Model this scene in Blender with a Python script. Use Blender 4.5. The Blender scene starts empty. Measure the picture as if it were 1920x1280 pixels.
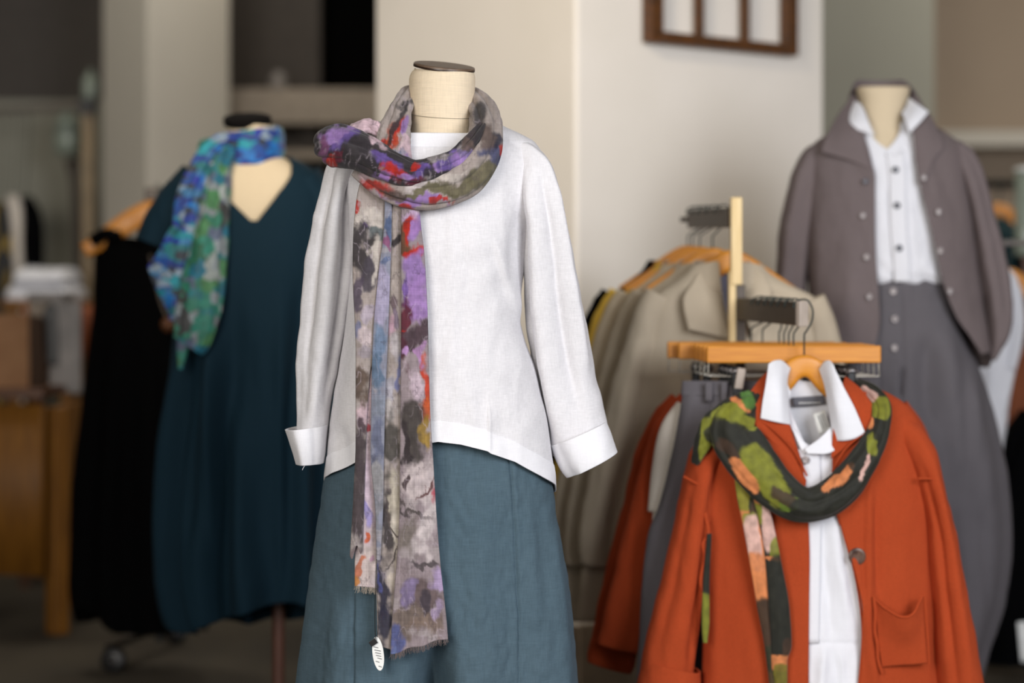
import bpy, math, numpy as np
from mathutils import Vector, Matrix

# ------------------------------------------------------------------ camera, world, lights, exposure
scn = bpy.context.scene
COL = scn.collection
F, HC, HY = 4000.0, 1.09, 540.0          # focal length in pixels, camera height, horizon row
cam_d = bpy.data.cameras.new('camera'); cam = bpy.data.objects.new('camera', cam_d); COL.objects.link(cam)
cam.location = (0, 0, HC); cam.rotation_euler = (math.pi/2, 0, 0)
cam_d.sensor_width = 36; cam_d.lens = F/1920*36
cam_d.shift_y = -(640-HY)/1920
cam_d.clip_end = 60
cam_d.dof.use_dof = True; cam_d.dof.focus_distance = 3.88; cam_d.dof.aperture_fstop = 1.5
scn.camera = cam
scn.view_settings.view_transform = 'Standard'; scn.view_settings.look = 'None'
scn.view_settings.gamma = 1; scn.view_settings.use_curve_mapping = False
scn.view_settings.exposure = 0.4
w = bpy.data.worlds.new('world'); scn.world = w; w.use_nodes = True
w.node_tree.nodes['Background'].inputs[0].default_value = (0.80, 0.88, 1.0, 1)
w.node_tree.nodes['Background'].inputs[1].default_value = 0.22

def area(name, loc, target, sx, sy, power, color):
    l = bpy.data.lights.new(name, 'AREA'); l.shape = 'RECTANGLE'; l.size = sx; l.size_y = sy
    l.energy = power; l.color = color
    o = bpy.data.objects.new(name, l); COL.objects.link(o); o.location = loc
    o.rotation_euler = (Vector(target)-Vector(loc)).to_track_quat('-Z', 'Y').to_euler()
    return o
# daylight through the shop window (front right, behind the photographer)
area('window_daylight', (2.4, 0.1, 2.1), (0.5, 4.9, 1.1), 2.2, 1.9, 138, (0.93, 0.95, 1.0))
# added fill light from the front left, lifting the darker side
area('fill_front_left', (-1.6, -0.6, 1.9), (0.1, 4.6, 1.2), 1.8, 2.0, 108, (1.0, 0.95, 0.88))

def spot(name, loc, target, power, color, ang=60, blend=0.8, r=0.12):
    l = bpy.data.lights.new(name, 'SPOT'); l.energy = power; l.color = color
    l.spot_size = math.radians(ang); l.spot_blend = blend; l.shadow_soft_size = r
    o = bpy.data.objects.new(name, l); COL.objects.link(o); o.location = loc
    o.rotation_euler = (Vector(target)-Vector(loc)).to_track_quat('-Z', 'Y').to_euler()
    return o
# warm ceiling spot washing the near side of the column
spot('ceiling_spot_warm', (-0.9, 3.2, 2.95), (-0.1, 6.0, 1.4), 120, (1.0, 0.84, 0.62), 46, 0.9)

# dim back-left ceiling lamp, plus added right and middle fills brightening the rear walls
area('ceiling_lamp_left', (-2.0, 7.2, 3.28), (-1.9, 7.6, 0), 1.0, 0.6, 15, (1.0, 0.93, 0.8))
area('back_fill_right', (2.4, 7.4, 3.28), (2.3, 7.8, 0), 1.0, 0.6, 26, (1.0, 0.93, 0.82))
area('back_fill_middle', (-0.9, 8.3, 3.28), (-0.9, 8.6, 0), 0.6, 0.6, 9, (1.0, 0.92, 0.8))

# ------------------------------------------------------------------ helpers
def lin(c):
    c = np.asarray(c, float)/255.0
    return np.where(c <= 0.04045, c/12.92, ((c+0.055)/1.055)**2.4)
def L(r, g, b): return tuple(lin((r, g, b)))+(1.0,)
def P(px, py, Y): return np.array([(px-960)*Y/F, Y, HC-(py-HY)*Y/F])
def zpy(py, Y): return HC-(np.asarray(py, float)-HY)*Y/F

def pchip(x, y, xi):
    x = np.asarray(x, float); y = np.asarray(y, float); xi = np.asarray(xi, float)
    if len(x) == 2: return np.interp(xi, x, y)
    h = np.diff(x); d = np.diff(y)/h
    m = np.zeros_like(y)
    for i in range(1, len(x)-1):
        if d[i-1]*d[i] > 0:
            w1 = 2*h[i]+h[i-1]; w2 = h[i]+2*h[i-1]
            m[i] = (w1+w2)/(w1/d[i-1]+w2/d[i])
    m[0] = d[0]; m[-1] = d[-1]
    xc = np.clip(xi, x[0], x[-1])
    k = np.clip(np.searchsorted(x, xc)-1, 0, len(x)-2)
    t = (xc-x[k])/h[k]
    return ((1+2*t)*(1-t)**2*y[k]+t*(1-t)**2*h[k]*m[k]+t*t*(3-2*t)*y[k+1]+t*t*(t-1)*h[k]*m[k+1])

def crs(pts, n):
    """Catmull-Rom through pts (k, dim) resampled to n points by chord length"""
    p = np.asarray(pts, float)
    if len(p) == 2:
        t = np.linspace(0, 1, n)[:, None]; return p[0]*(1-t)+p[1]*t
    q = np.vstack([2*p[0]-p[1], p, 2*p[-1]-p[-2]])
    out = []
    M = 24
    for i in range(1, len(q)-2):
        t = np.linspace(0, 1, M, endpoint=False)[:, None]
        a, b, c, d = q[i-1], q[i], q[i+1], q[i+2]
        out.append(0.5*(2*b+(c-a)*t+(2*a-5*b+4*c-d)*t*t+(3*b-a-3*c+d)*t**3))
    out.append(p[-1:])
    o = np.vstack(out)
    k = min(3, o.shape[1])
    s = np.r_[0, np.cumsum(np.linalg.norm(np.diff(o[:, :k], axis=0), axis=1)+1e-9)]
    si = np.linspace(0, s[-1], n)
    return np.stack([np.interp(si, s, o[:, j]) for j in range(o.shape[1])], 1)

def _hash(ix, iy, seed):
    h = (ix*374761393+iy*668265263+seed*974711) & 0x7fffffff
    h = ((h ^ (h >> 13))*1274126177) & 0x7fffffff
    return (h ^ (h >> 16)) & 0xffff
def perlin(x, y, seed=0):
    x = np.asarray(x, float); y = np.asarray(y, float)
    x0 = np.floor(x).astype(np.int64); y0 = np.floor(y).astype(np.int64)
    fx = x-x0; fy = y-y0
    def g(ix, iy, dx, dy):
        a = _hash(ix, iy, seed)/65536.0*2*np.pi
        return np.cos(a)*dx+np.sin(a)*dy
    u = fx*fx*fx*(fx*(fx*6-15)+10); v = fy*fy*fy*(fy*(fy*6-15)+10)
    a = g(x0, y0, fx, fy); b = g(x0+1, y0, fx-1, fy); c = g(x0, y0+1, fx, fy-1); d = g(x0+1, y0+1, fx-1, fy-1)
    return 1.4*((a*(1-u)+b*u)*(1-v)+(c*(1-u)+d*u)*v)
def fbm(x, y, seed=0, o=4):
    s = 0; a = 1.0
    for i in range(o):
        s = s+a*perlin(x*2**i, y*2**i, seed+i*17); a *= 0.5
    return s
def sm(a, b, x):
    t = np.clip((x-a)/(b-a), 0, 1); return t*t*(3-2*t)

def grid_faces(nu, nv, wu=False, wv=False):
    i = np.arange(nu if wu else nu-1)[:, None]; j = np.arange(nv if wv else nv-1)[None, :]
    i2 = (i+1) % nu; j2 = (j+1) % nv
    f = np.stack([i*nv+j, i2*nv+j, i2*nv+j2, i*nv+j2], -1)
    return f.reshape(-1, 4)

def mesh_from(name, V, faces, smooth=True, col=None):
    me = bpy.data.meshes.new(name)
    V = np.asarray(V, float).reshape(-1, 3)
    if isinstance(faces, np.ndarray) and faces.ndim == 2:
        n, k = faces.shape
        me.vertices.add(len(V)); me.vertices.foreach_set('co', V.ravel())
        me.loops.add(n*k); me.loops.foreach_set('vertex_index', faces.ravel().astype(np.int32))
        me.polygons.add(n); me.polygons.foreach_set('loop_start', np.arange(0, n*k, k, dtype=np.int32))
        me.update(calc_edges=True)
    else:
        me.from_pydata([tuple(v) for v in V], [], [tuple(int(q) for q in f) for f in faces])
    me.validate()
    me.polygons.foreach_set('use_smooth', np.full(len(me.polygons), smooth))
    if col is not None:
        a = me.color_attributes.new('Col', 'FLOAT_COLOR', 'POINT')
        c = np.ones((len(V), 4)); c[:, :3] = col
        a.data.foreach_set('color', c.ravel())
    me.update()
    return me

def obj(name, V, faces, mat, parent=None, smooth=True, col=None, thick=0, toff=-1):
    V = np.asarray(V, float).reshape(-1, 3)
    if parent is not None:
        r = parent
        base = np.array(r.get('_loc', (0, 0, 0)))
        V = V-base
    me = mesh_from(name, V, faces, smooth, col)
    if mat: me.materials.append(mat)
    o = bpy.data.objects.new(name, me); COL.objects.link(o)
    if parent is not None:
        o.parent = parent; o['_loc'] = list(parent.get('_loc', (0, 0, 0)))
        o.matrix_parent_inverse = Matrix.Identity(4)
    if thick:
        m = o.modifiers.new('thickness', 'SOLIDIFY'); m.thickness = thick; m.offset = toff
    return o
def tag(o, label, cat, group=None, kind=None):
    o['label'] = label; o['category'] = cat
    if group: o['group'] = group
    if kind: o['kind'] = kind
    return o
def thing(name, label, cat, loc, group=None):
    o = bpy.data.objects.new(name, None); COL.objects.link(o); o.location = loc
    o.empty_display_size = 0.05
    o['_loc'] = [float(v) for v in loc]
    return tag(o, label, cat, group)
def struct(name, V, F_, mat, label, cat=None, smooth=False, parent=None):
    o = obj(name, V, F_, mat, parent, smooth)
    o['kind'] = 'structure'; o['label'] = label
    if cat: o['category'] = cat
    return o
def copy_tree(o, delta, label=None, parent=None):
    c = o.copy(); COL.objects.link(c)
    if parent is None:
        c.location = Vector(o.location)+Vector(delta)
        if label: c['label'] = label
        c['_loc'] = [float(v) for v in c.location]
    else: c.parent = parent
    for ch in [x for x in o.children]:
        copy_tree(ch, None, None, c)
    return c

BF = np.array([[0, 1, 2, 3], [4, 7, 6, 5], [0, 4, 5, 1], [1, 5, 6, 2], [2, 6, 7, 3], [3, 7, 4, 0]])
def boxv(x0, x1, y0, y1, z0, z1):
    return np.array([[x0, y0, z0], [x0, y1, z0], [x1, y1, z0], [x1, y0, z0], [x0, y0, z1], [x0, y1, z1], [x1, y1, z1], [x1, y0, z1]], float)
def bevel(o, wd=0.003, seg=2):
    m = o.modifiers.new('bevel', 'BEVEL'); m.width = wd; m.segments = seg; m.limit_method = 'ANGLE'; return o
def box(name, x0, x1, y0, y1, z0, z1, mat, parent=None, bv=0.003):
    o = obj(name, boxv(x0, x1, y0, y1, z0, z1), BF, mat, parent, False)
    if bv: bevel(o, bv)
    return o
def obox(name, c, ex, ey, hx, hy, z0, z1, mat, parent=None, bv=0.002):
    """box with horizontal axes ex, ey (unit 2-vectors), half sizes hx, hy"""
    c = np.array(c[:2]); ex = np.array(ex); ey = np.array(ey); q = []
    for z in (z0, z1):
        for a, b in ((-1, -1), (-1, 1), (1, 1), (1, -1)):
            p = c+ex*hx*a+ey*hy*b; q.append([p[0], p[1], z])
    o = obj(name, q, BF, mat, parent, False)
    if bv: bevel(o, bv)
    return o
def cbox(name, p0, p1, hw, hh, mat, parent=None, bv=0.002, up=(0, 0, 1)):
    """beam between two 3-D points"""
    p0 = np.array(p0, float); p1 = np.array(p1, float); t = p1-p0; t /= np.linalg.norm(t)
    s = np.cross(t, up); s /= np.linalg.norm(s); u = np.cross(s, t)
    q = [p0-s*hw-u*hh, p1-s*hw-u*hh, p1+s*hw-u*hh, p0+s*hw-u*hh, p0-s*hw+u*hh, p1-s*hw+u*hh, p1+s*hw+u*hh, p0+s*hw+u*hh]
    o = obj(name, q, BF, mat, parent, False)
    if bv: bevel(o, bv)
    return o
def wire_vf(pts, r, n=40, k=8, cap=True):
    c = crs(pts, n); T = np.gradient(c, axis=0); T /= np.linalg.norm(T, axis=1)[:, None]+1e-12
    ref = np.array([0.31, 0.77, 0.55]); N = np.zeros_like(c)
    v = ref-T[0]*np.dot(ref, T[0]); v /= np.linalg.norm(v)
    for i in range(n):
        v = v-T[i]*np.dot(v, T[i]); v /= np.linalg.norm(v); N[i] = v
    B = np.cross(T, N); a = np.linspace(0, 2*np.pi, k, endpoint=False)
    rr = np.full(n, r) if np.isscalar(r) else crs(np.asarray(r, float)[:, None], n)[:, 0]
    V = c[:, None, :]+rr[:, None, None]*(np.cos(a)[None, :, None]*N[:, None, :]+np.sin(a)[None, :, None]*B[:, None, :])
    f = grid_faces(n, k, False, True)
    return V.reshape(-1, 3), f
def wire(name, pts, r, mat, parent=None, n=40, k=8):
    V, f = wire_vf(pts, r, n, k); return obj(name, V, f, mat, parent)
def lathe(name, c, prof, mat, parent=None, k=48, rot=None, sy=1.0):
    """prof: (r, z) list, closed by repeats of r=0"""
    a = np.linspace(0, 2*np.pi, k, endpoint=False)
    pr = np.array(prof, float); V = np.zeros((len(pr), k, 3))
    V[:, :, 0] = pr[:, 0:1]*np.cos(a); V[:, :, 1] = pr[:, 0:1]*np.sin(a)*sy; V[:, :, 2] = pr[:, 1:2]
    V = V.reshape(-1, 3)
    if rot is not None: V = V@np.array(rot.to_3x3()).T
    V = V+np.array(c)
    return obj(name, V, grid_faces(len(pr), k, False, True), mat, parent)

def body_grid(Y, prof, topf, topb, botf, botb, nth=240, nr=140, n=2.2, opening=None, off=0.0, disp=None, tpow=1.3, phir=None):
    pr = np.array(prof, float); S = Y/F
    def tab(u_, tf, tb, cs):
        a = np.interp(u_, [q[0] for q in tf], [q[1] for q in tf]); b = np.interp(u_, [q[0] for q in tb], [q[1] for q in tb])
        return a+(b-a)*sm(0.18, -0.18, cs)
    s = np.linspace(-1, 1, nth, endpoint=(opening is not None or phir is not None))
    phi0 = np.pi*(0.6*s+0.4*s**3)
    t = (np.linspace(0, 1, nr)**tpow)[:, None]
    phi = np.repeat(phi0[None, :], nr, 0)
    if phir is not None: phi = np.repeat(np.linspace(phir[0], phir[1], nth)[None, :], nr, 0)
    def upow(ph): return np.sign(np.sin(ph))*np.abs(np.sin(ph))**(2/n)
    for it in range(4 if opening else 1):
        u_ = upow(phi); cs = np.cos(phi)
        py = tab(u_, topf, topb, cs)*(1-t)+tab(u_, botf, botb, cs)*t
        if opening:
            xl = pchip([q[0] for q in opening[0]], [q[1] for q in opening[0]], py)
            xr = pchip([q[0] for q in opening[1]], [q[1] for q in opening[1]], py)
            a0 = pchip(pr[:, 0], pr[:, 1], py); a1 = pchip(pr[:, 0], pr[:, 2], py)
            cx = (a0+a1)/2; a = (a1-a0)/2
            def inv(x):
                q = np.clip((x-cx)/a, -0.98, 0.98); return np.arcsin(np.sign(q)*np.abs(q)**(n/2))
            pR = inv(xr); pL = inv(xl)+2*np.pi
            e = (s+1)/2; e = e+0.12*np.sin(2*np.pi*e)*-1*0.9
            phi = pR+(pL-pR)*e[None, :]
            phi = np.where(phi > np.pi, phi-2*np.pi, phi)
    u_ = upow(phi); cs = np.cos(phi)
    py = tab(u_, topf, topb, cs)*(1-t)+tab(u_, botf, botb, cs)*t
    x0 = pchip(pr[:, 0], pr[:, 1], py); x1 = pchip(pr[:, 0], pr[:, 2], py)
    df = pchip(pr[:, 0], pr[:, 3], py); db = pchip(pr[:, 0], pr[:, 4], py)
    cx = (x0+x1)/2; a = (x1-x0)/2*S+off
    cc = np.sign(cs)*np.abs(cs)**(2/n)
    Yv = Y-np.where(cs > 0, df+off, db+off)*cc
    Yp = Y-np.where(cs > 0, df+off, 0)*cc          # measured outlines hold at the depth of the near side
    X = (cx-960)*Yp/F+a*u_*Yp/Y
    Z = zpy(py, Yp)
    if disp is not None:
        d = disp((cx-960)+a*u_/S+960, py, phi)
        X = X+d*np.sin(phi)*0.6; Yv = Yv-d*np.cos(phi)
    return np.stack([X, Yv, Z], -1), phi, py
def body(name, parent, mat, Y, prof, topf, topb, botf, botb, thick=0.0015, opening=None, phir=None, col=None, toff=-1, **k):
    V, phi, py = body_grid(Y, prof, topf, topb, botf, botb, opening=opening, phir=phir, **k)
    nr, nt = V.shape[:2]
    f = grid_faces(nr, nt, False, opening is None and phir is None)
    return obj(name, V, f[:, ::-1], mat, parent, True, col, thick, toff)

def folds(lst, noise=None):
    """lst: (x0,y0,x1,y1,width,amp[,sharp]) in pixels / metres. Raised (amp>0) or sunken soft folds, front side only."""
    def d(px, py, phi):
        r = np.zeros_like(px)
        for q in lst:
            x0, y0, x1, y1, wd, am = q[:6]; sh = q[6] if len(q) > 6 else 1.0
            dx, dy = x1-x0, y1-y0; ln = math.hypot(dx, dy)
            t = ((px-x0)*dx+(py-y0)*dy)/ln**2
            dd = ((px-x0)*dy-(py-y0)*dx)/ln
            ww = np.where(dd > 0, wd, wd*sh)
            r = r+am*np.exp(-(dd/ww)**2)*sm(-0.15, 0.2, t)*sm(1.15, 0.8, t)
        r = r*sm(0.0, 0.25, np.cos(phi))
        if noise is not None: r = r+noise(px, py, phi)
        return r
    return d

def tube_grid(st, n=2.4, nl=70, k=48, disp=None, ysgn=1):
    """st: (px,py,Y,half width px,half depth m); the cross-section is an ellipse across the path in the picture plane"""
    st = np.array(st, float)
    c3 = np.array([P(a[0], a[1], a[2]) for a in st])
    q = crs(np.hstack([c3, (st[:, 3]*st[:, 2]/F)[:, None], st[:, 4:5]]), nl)
    c = q[:, :3]; T = np.gradient(c, axis=0); T /= np.linalg.norm(T, axis=1)[:, None]
    N = np.cross(T, np.array([0, 1.0, 0])); N /= np.linalg.norm(N, axis=1)[:, None]
    B = np.cross(N, T)
    a = np.linspace(0, 2*np.pi, k, endpoint=False)
    ca = np.sign(np.cos(a))*np.abs(np.cos(a))**(2/n); sa = np.sign(np.sin(a))*np.abs(np.sin(a))**(2/n)
    V = c[:, None, :]+q[:, 3][:, None, None]*ca[None, :, None]*N[:, None, :]+q[:, 4][:, None, None]*sa[None, :, None]*B[:, None, :]
    if disp is not None:
        tt = np.linspace(0, 1, nl)[:, None]+0*a[None, :]
        aa = a[None, :]+0*tt
        d = disp(tt, aa, V)
        R = ca[None, :, None]*N[:, None, :]+sa[None, :, None]*B[:, None, :]
        V = V+d[:, :, None]*R
    return V
def tube(name, parent, mat, st, n=2.4, nl=70, k=48, disp=None, thick=0, colf=None, cap=True, toff=-1):
    V = tube_grid(st, n, nl, k, disp)
    f = grid_faces(nl, k, False, True)
    VV = V.reshape(-1, 3)
    if cap:
        VV = np.vstack([VV, V[0].mean(0), V[-1].mean(0)]); m = nl*k
        f0 = np.array([[(j+1) % k, j, m, m] for j in range(k)]); f1 = np.array([[(nl-1)*k+j, (nl-1)*k+(j+1) % k, m+1, m+1] for j in range(k)])
        fl = [tuple(q) for q in f]+[tuple(q[:3]) for q in f0]+[tuple(q[:3]) for q in f1]
    else: fl = f
    col = colf(VV) if colf else None
    o = obj(name, VV, fl, mat, parent, True, col, thick, toff)
    return o
def patch_grid(rows, nu=40, nv=40, bulge=0.0):
    """rows: polylines of (px,py,Y); smooth surface through them"""
    R = np.array([crs([P(*p) for p in r], nv) for r in rows])
    out = np.zeros((nu, nv, 3))
    for j in range(nv): out[:, j] = crs_u(R[:, j], nu)
    if bulge:
        a = np.sin(np.linspace(0, np.pi, nu))[:, None]*np.sin(np.linspace(0, np.pi, nv))[None, :]
        out[:, :, 1] -= bulge*a
    return out
def crs_u(p, n):
    """Catmull-Rom, uniform in parameter"""
    k = len(p)
    if k == 2:
        t = np.linspace(0, 1, n)[:, None]; return p[0]*(1-t)+p[1]*t
    q = np.vstack([2*p[0]-p[1], p, 2*p[-1]-p[-2]]); x = np.linspace(0, k-1, n); i = np.minimum(x.astype(int), k-2); t = (x-i)[:, None]
    a, b, c, d = q[i], q[i+1], q[i+2], q[i+3]
    return 0.5*(2*b+(c-a)*t+(2*a-5*b+4*c-d)*t*t+(3*b-a-3*c+d)*t**3)
def patch(name, parent, mat, rows, nu=40, nv=40, bulge=0.0, thick=0.0015, colf=None, disp=None, toff=0):
    V = patch_grid(rows, nu, nv, bulge)
    if disp is not None: V[:, :, 1] -= disp(*px_of(V))
    col = colf(V.reshape(-1, 3)) if colf else None
    return obj(name, V, grid_faces(nu, nv), mat, parent, True, col, thick, toff)
def px_of(V):
    V = np.asarray(V); return V[..., 0]/V[..., 1]*F+960, HY-(V[..., 2]-HC)/V[..., 1]*F
def join_vf(lst):
    Vs, fs, o = [], [], 0
    for V, f in lst:
        Vs.append(V); fs.append(f+o); o += len(V)
    return np.vstack(Vs), np.vstack(fs)

# ------------------------------------------------------------------ materials
def _new(name):
    m = bpy.data.materials.new(name); m.use_nodes = True
    nt = m.node_tree; b = nt.nodes['Principled BSDF']; return m, nt, b
def fabric(name, rgb, var=0.12, weave=1.0, freq=450, bump=0.35, rough=0.85, sheen=0.15, attr=False, slub=(14, 260), rgb2=None, vscale=6, spec=0.2):
    m, nt, b = _new(name); N = nt.nodes.new; lk = nt.links.new
    tc = N('ShaderNodeTexCoord')
    def ns(sc, mp):
        mpn = N('ShaderNodeMapping'); mpn.inputs['Scale'].default_value = mp; lk(tc.outputs['Object'], mpn.inputs[0])
        n = N('ShaderNodeTexNoise'); n.inputs['Scale'].default_value = sc; n.inputs['Detail'].default_value = 3; lk(mpn.outputs[0], n.inputs[0]); return n
    nh = ns(1.0, (slub[0], slub[0], slub[1]*1.6)); nv_ = ns(1.0, (slub[1]*1.6, slub[0], slub[0]))
    nb = ns(vscale, (1, 1, 1))
    ad = N('ShaderNodeMath'); ad.operation = 'ADD'; lk(nh.outputs[0], ad.inputs[0]); lk(nv_.outputs[0], ad.inputs[1])
    mr = N('ShaderNodeMapRange'); mr.inputs[1].default_value = 0.65; mr.inputs[2].default_value = 1.35
    mr.inputs[3].default_value = 1-var; mr.inputs[4].default_value = 1+var*0.6; lk(ad.outputs[0], mr.inputs[0])
    mx = N('ShaderNodeMix'); mx.data_type = 'RGBA'; mx.blend_type = 'MULTIPLY'; mx.inputs[0].default_value = 1
    if attr:
        at = N('ShaderNodeAttribute'); at.attribute_name = 'Col'; lk(at.outputs['Color'], mx.inputs[6])
    elif rgb2 is not None:
        m2 = N('ShaderNodeMix'); m2.data_type = 'RGBA'; lk(nb.outputs[0], m2.inputs[0]); m2.inputs[6].default_value = L(*rgb); m2.inputs[7].default_value = L(*rgb2); lk(m2.outputs[2], mx.inputs[6])
    else: mx.inputs[6].default_value = L(*rgb)
    cb = N('ShaderNodeCombineColor')
    for i in range(3): lk(mr.outputs[0], cb.inputs[i])
    lk(cb.outputs[0], mx.inputs[7]); lk(mx.outputs[2], b.inputs['Base Color'])
    # weave relief
    w1 = N('ShaderNodeTexWave'); w1.inputs['Scale'].default_value = freq; w1.bands_direction = 'X'; w1.inputs['Distortion'].default_value = 1.5; lk(tc.outputs['Object'], w1.inputs[0])
    w2 = N('ShaderNodeTexWave'); w2.inputs['Scale'].default_value = freq; w2.bands_direction = 'Z'; w2.inputs['Distortion'].default_value = 1.5; lk(tc.outputs['Object'], w2.inputs[0])
    a2 = N('ShaderNodeMath'); a2.operation = 'ADD'; lk(w1.outputs['Fac'], a2.inputs[0]); lk(w2.outputs['Fac'], a2.inputs[1])
    a3 = N('ShaderNodeMath'); a3.operation = 'MULTIPLY_ADD'; a3.inputs[1].default_value = 0.25*weave; lk(a2.outputs[0], a3.inputs[0]); lk(ad.outputs[0], a3.inputs[2])
    bp = N('ShaderNodeBump'); bp.inputs['Strength'].default_value = bump; bp.inputs['Distance'].default_value = 0.0012; lk(a3.outputs[0], bp.inputs['Height']); lk(bp.outputs[0], b.inputs['Normal'])
    b.inputs['Roughness'].default_value = rough; b.inputs['Sheen Weight'].default_value = sheen; b.inputs['Sheen Roughness'].default_value = 0.5
    b.inputs['Sheen Tint'].default_value = L(*rgb)
    b.inputs['Specular IOR Level'].default_value = spec
    return m
def plain(name, rgb, rough=0.5, metal=0.0, rgb2=None, sc=20, stretch=(1, 1, 1), bump=0.0, spec=0.5, trans=0.0):
    m, nt, b = _new(name); N = nt.nodes.new; lk = nt.links.new
    tc = N('ShaderNodeTexCoord'); mp = N('ShaderNodeMapping'); mp.inputs['Scale'].default_value = stretch; lk(tc.outputs['Object'], mp.inputs[0])
    n = N('ShaderNodeTexNoise'); n.inputs['Scale'].default_value = sc; n.inputs['Detail'].default_value = 5; lk(mp.outputs[0], n.inputs[0])
    r2 = rgb2 or tuple(max(0, c*0.9) for c in rgb)
    mx = N('ShaderNodeMix'); mx.data_type = 'RGBA'; mx.inputs[6].default_value = L(*rgb); mx.inputs[7].default_value = L(*r2)
    mr = N('ShaderNodeMapRange'); mr.inputs[1].default_value = 0.35; mr.inputs[2].default_value = 0.65; lk(n.outputs[0], mr.inputs[0]); lk(mr.outputs[0], mx.inputs[0])
    lk(mx.outputs[2], b.inputs['Base Color'])
    b.inputs['Roughness'].default_value = rough; b.inputs['Metallic'].default_value = metal; b.inputs['Specular IOR Level'].default_value = spec
    b.inputs['Transmission Weight'].default_value = trans
    if bump:
        bp = N('ShaderNodeBump'); bp.inputs['Strength'].default_value = bump; bp.inputs['Distance'].default_value = 0.002; lk(n.outputs[0], bp.inputs['Height']); lk(bp.outputs[0], b.inputs['Normal'])
    return m
def mosaic(name, cols, sc=55, stretch=(1, 1, 0.6)):
    """printed scarf cloth: warped voronoi cells through a colour ramp"""
    m, nt, b = _new(name); N = nt.nodes.new; lk = nt.links.new
    tc = N('ShaderNodeTexCoord'); mp = N('ShaderNodeMapping'); mp.inputs['Scale'].default_value = stretch; lk(tc.outputs['Object'], mp.inputs[0])
    n = N('ShaderNodeTexNoise'); n.inputs['Scale'].default_value = 30; lk(mp.outputs[0], n.inputs[0])
    ad = N('ShaderNodeMix'); ad.data_type = 'RGBA'; ad.blend_type = 'ADD'; ad.inputs[0].default_value = 0.05; lk(mp.outputs[0], ad.inputs[6]); lk(n.outputs[1], ad.inputs[7])
    v = N('ShaderNodeTexVoronoi'); v.inputs['Scale'].default_value = sc; lk(ad.outputs[2], v.inputs[0])
    sp = N('ShaderNodeSeparateColor'); lk(v.outputs['Color'], sp.inputs[0])
    cr = N('ShaderNodeValToRGB'); cr.color_ramp.interpolation = 'CONSTANT'
    e = cr.color_ramp.elements
    for i, c in enumerate(cols):
        el = e[i] if i < 2 else e.new(i/len(cols))
        el.position = i/len(cols); el.color = L(*c)
    lk(sp.outputs[0], cr.inputs[0])
    n2 = N('ShaderNodeTexNoise'); n2.inputs['Scale'].default_value = 60; n2.inputs['Detail'].default_value = 4; lk(mp.outputs[0], n2.inputs[0])
    mx = N('ShaderNodeMix'); mx.data_type = 'RGBA'; mx.blend_type = 'OVERLAY'; mx.inputs[0].default_value = 0.9; lk(cr.outputs[0], mx.inputs[6]); lk(n2.outputs[0], mx.inputs[7])
    lk(mx.outputs[2], b.inputs['Base Color']); b.inputs['Roughness'].default_value = 0.6; b.inputs['Sheen Weight'].default_value = 0.2
    return m

M = {}
M['linen_white'] = fabric('linen_white', (224, 222, 225), var=0.10, freq=420, bump=0.45, slub=(70, 330))
M['linen_band'] = fabric('linen_band', (232, 231, 235), var=0.05, freq=420, bump=0.35, slub=(70, 330))
M['linen_teal'] = fabric('linen_teal', (84, 103, 114), var=0.16, freq=420, bump=0.5, slub=(50, 300), rgb2=(72, 92, 104))
M['scarf_print'] = fabric('scarf_print', (255, 255, 255), var=0.16, freq=500, bump=0.45, attr=True, slub=(12, 380), rough=0.75)
M['scarf_print_soft'] = fabric('scarf_print_soft', (255, 255, 255), var=0.05, freq=500, bump=0.15, attr=True, rough=0.6)
M['form_linen'] = fabric('form_linen', (226, 208, 178), var=0.10, freq=450, bump=0.5, slub=(30, 400), rgb2=(236, 218, 192))
M['form_plain'] = fabric('form_plain', (214, 196, 166), var=0.04, bump=0.2)
M['dress_teal'] = fabric('dress_teal', (11, 37, 50), var=0.06, bump=0.2, sheen=0.25)
M['black_cloth'] = fabric('black_cloth', (4, 4, 5), var=0.1, bump=0.2, sheen=0.0, spec=0.05)
M['suit_gray'] = fabric('suit_gray', (112, 101, 101), var=0.06, bump=0.2, sheen=0.15)
M['suit_gray_dark'] = fabric('suit_gray_dark', (98, 94, 98), var=0.06, bump=0.2, sheen=0.12)
M['cotton_white'] = fabric('cotton_white', (228, 228, 233), var=0.03, bump=0.2)
M['cotton_cream'] = fabric('cotton_cream', (222, 212, 200), var=0.04, bump=0.2)
M['wool_orange'] = fabric('wool_orange', (188, 78, 40), var=0.10, freq=700, bump=0.6, sheen=0.15, slub=(150, 220), rgb2=(178, 70, 34), rough=0.95)
M['coat_beige'] = fabric('coat_beige', (194, 180, 158), var=0.05, bump=0.2, rgb2=(184, 170, 149))
M['cloth_yellow'] = fabric('cloth_yellow', (222, 186, 80), var=0.05, bump=0.2)
M['cloth_grayblue'] = fabric('cloth_grayblue', (110, 108, 122), var=0.05, bump=0.2)
M['wood_hanger'] = plain('wood_hanger', (214, 142, 40), 0.4, rgb2=(198, 124, 30), sc=6, stretch=(2, 8, 30))
M['wood_desk'] = plain('wood_desk', (138, 90, 22), 0.6, rgb2=(112, 70, 14), sc=5, stretch=(20, 20, 1.5))
M['wood_dark'] = plain('wood_dark', (98, 58, 28), 0.5, rgb2=(80, 46, 22), sc=6, stretch=(6, 6, 30))
M['wood_frame'] = plain('wood_frame', (98, 58, 20), 0.5, rgb2=(62, 38, 18), sc=9, stretch=(6, 6, 8), bump=0.3)
M['cap_wood'] = plain('cap_wood', (108, 88, 72), 0.4, rgb2=(94, 76, 62), sc=8, stretch=(12, 2, 2))
M['cap_rim'] = plain('cap_rim', (44, 28, 18), 0.35)
M['black_plastic'] = plain('black_plastic', (18, 17, 18), 0.35)
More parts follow.
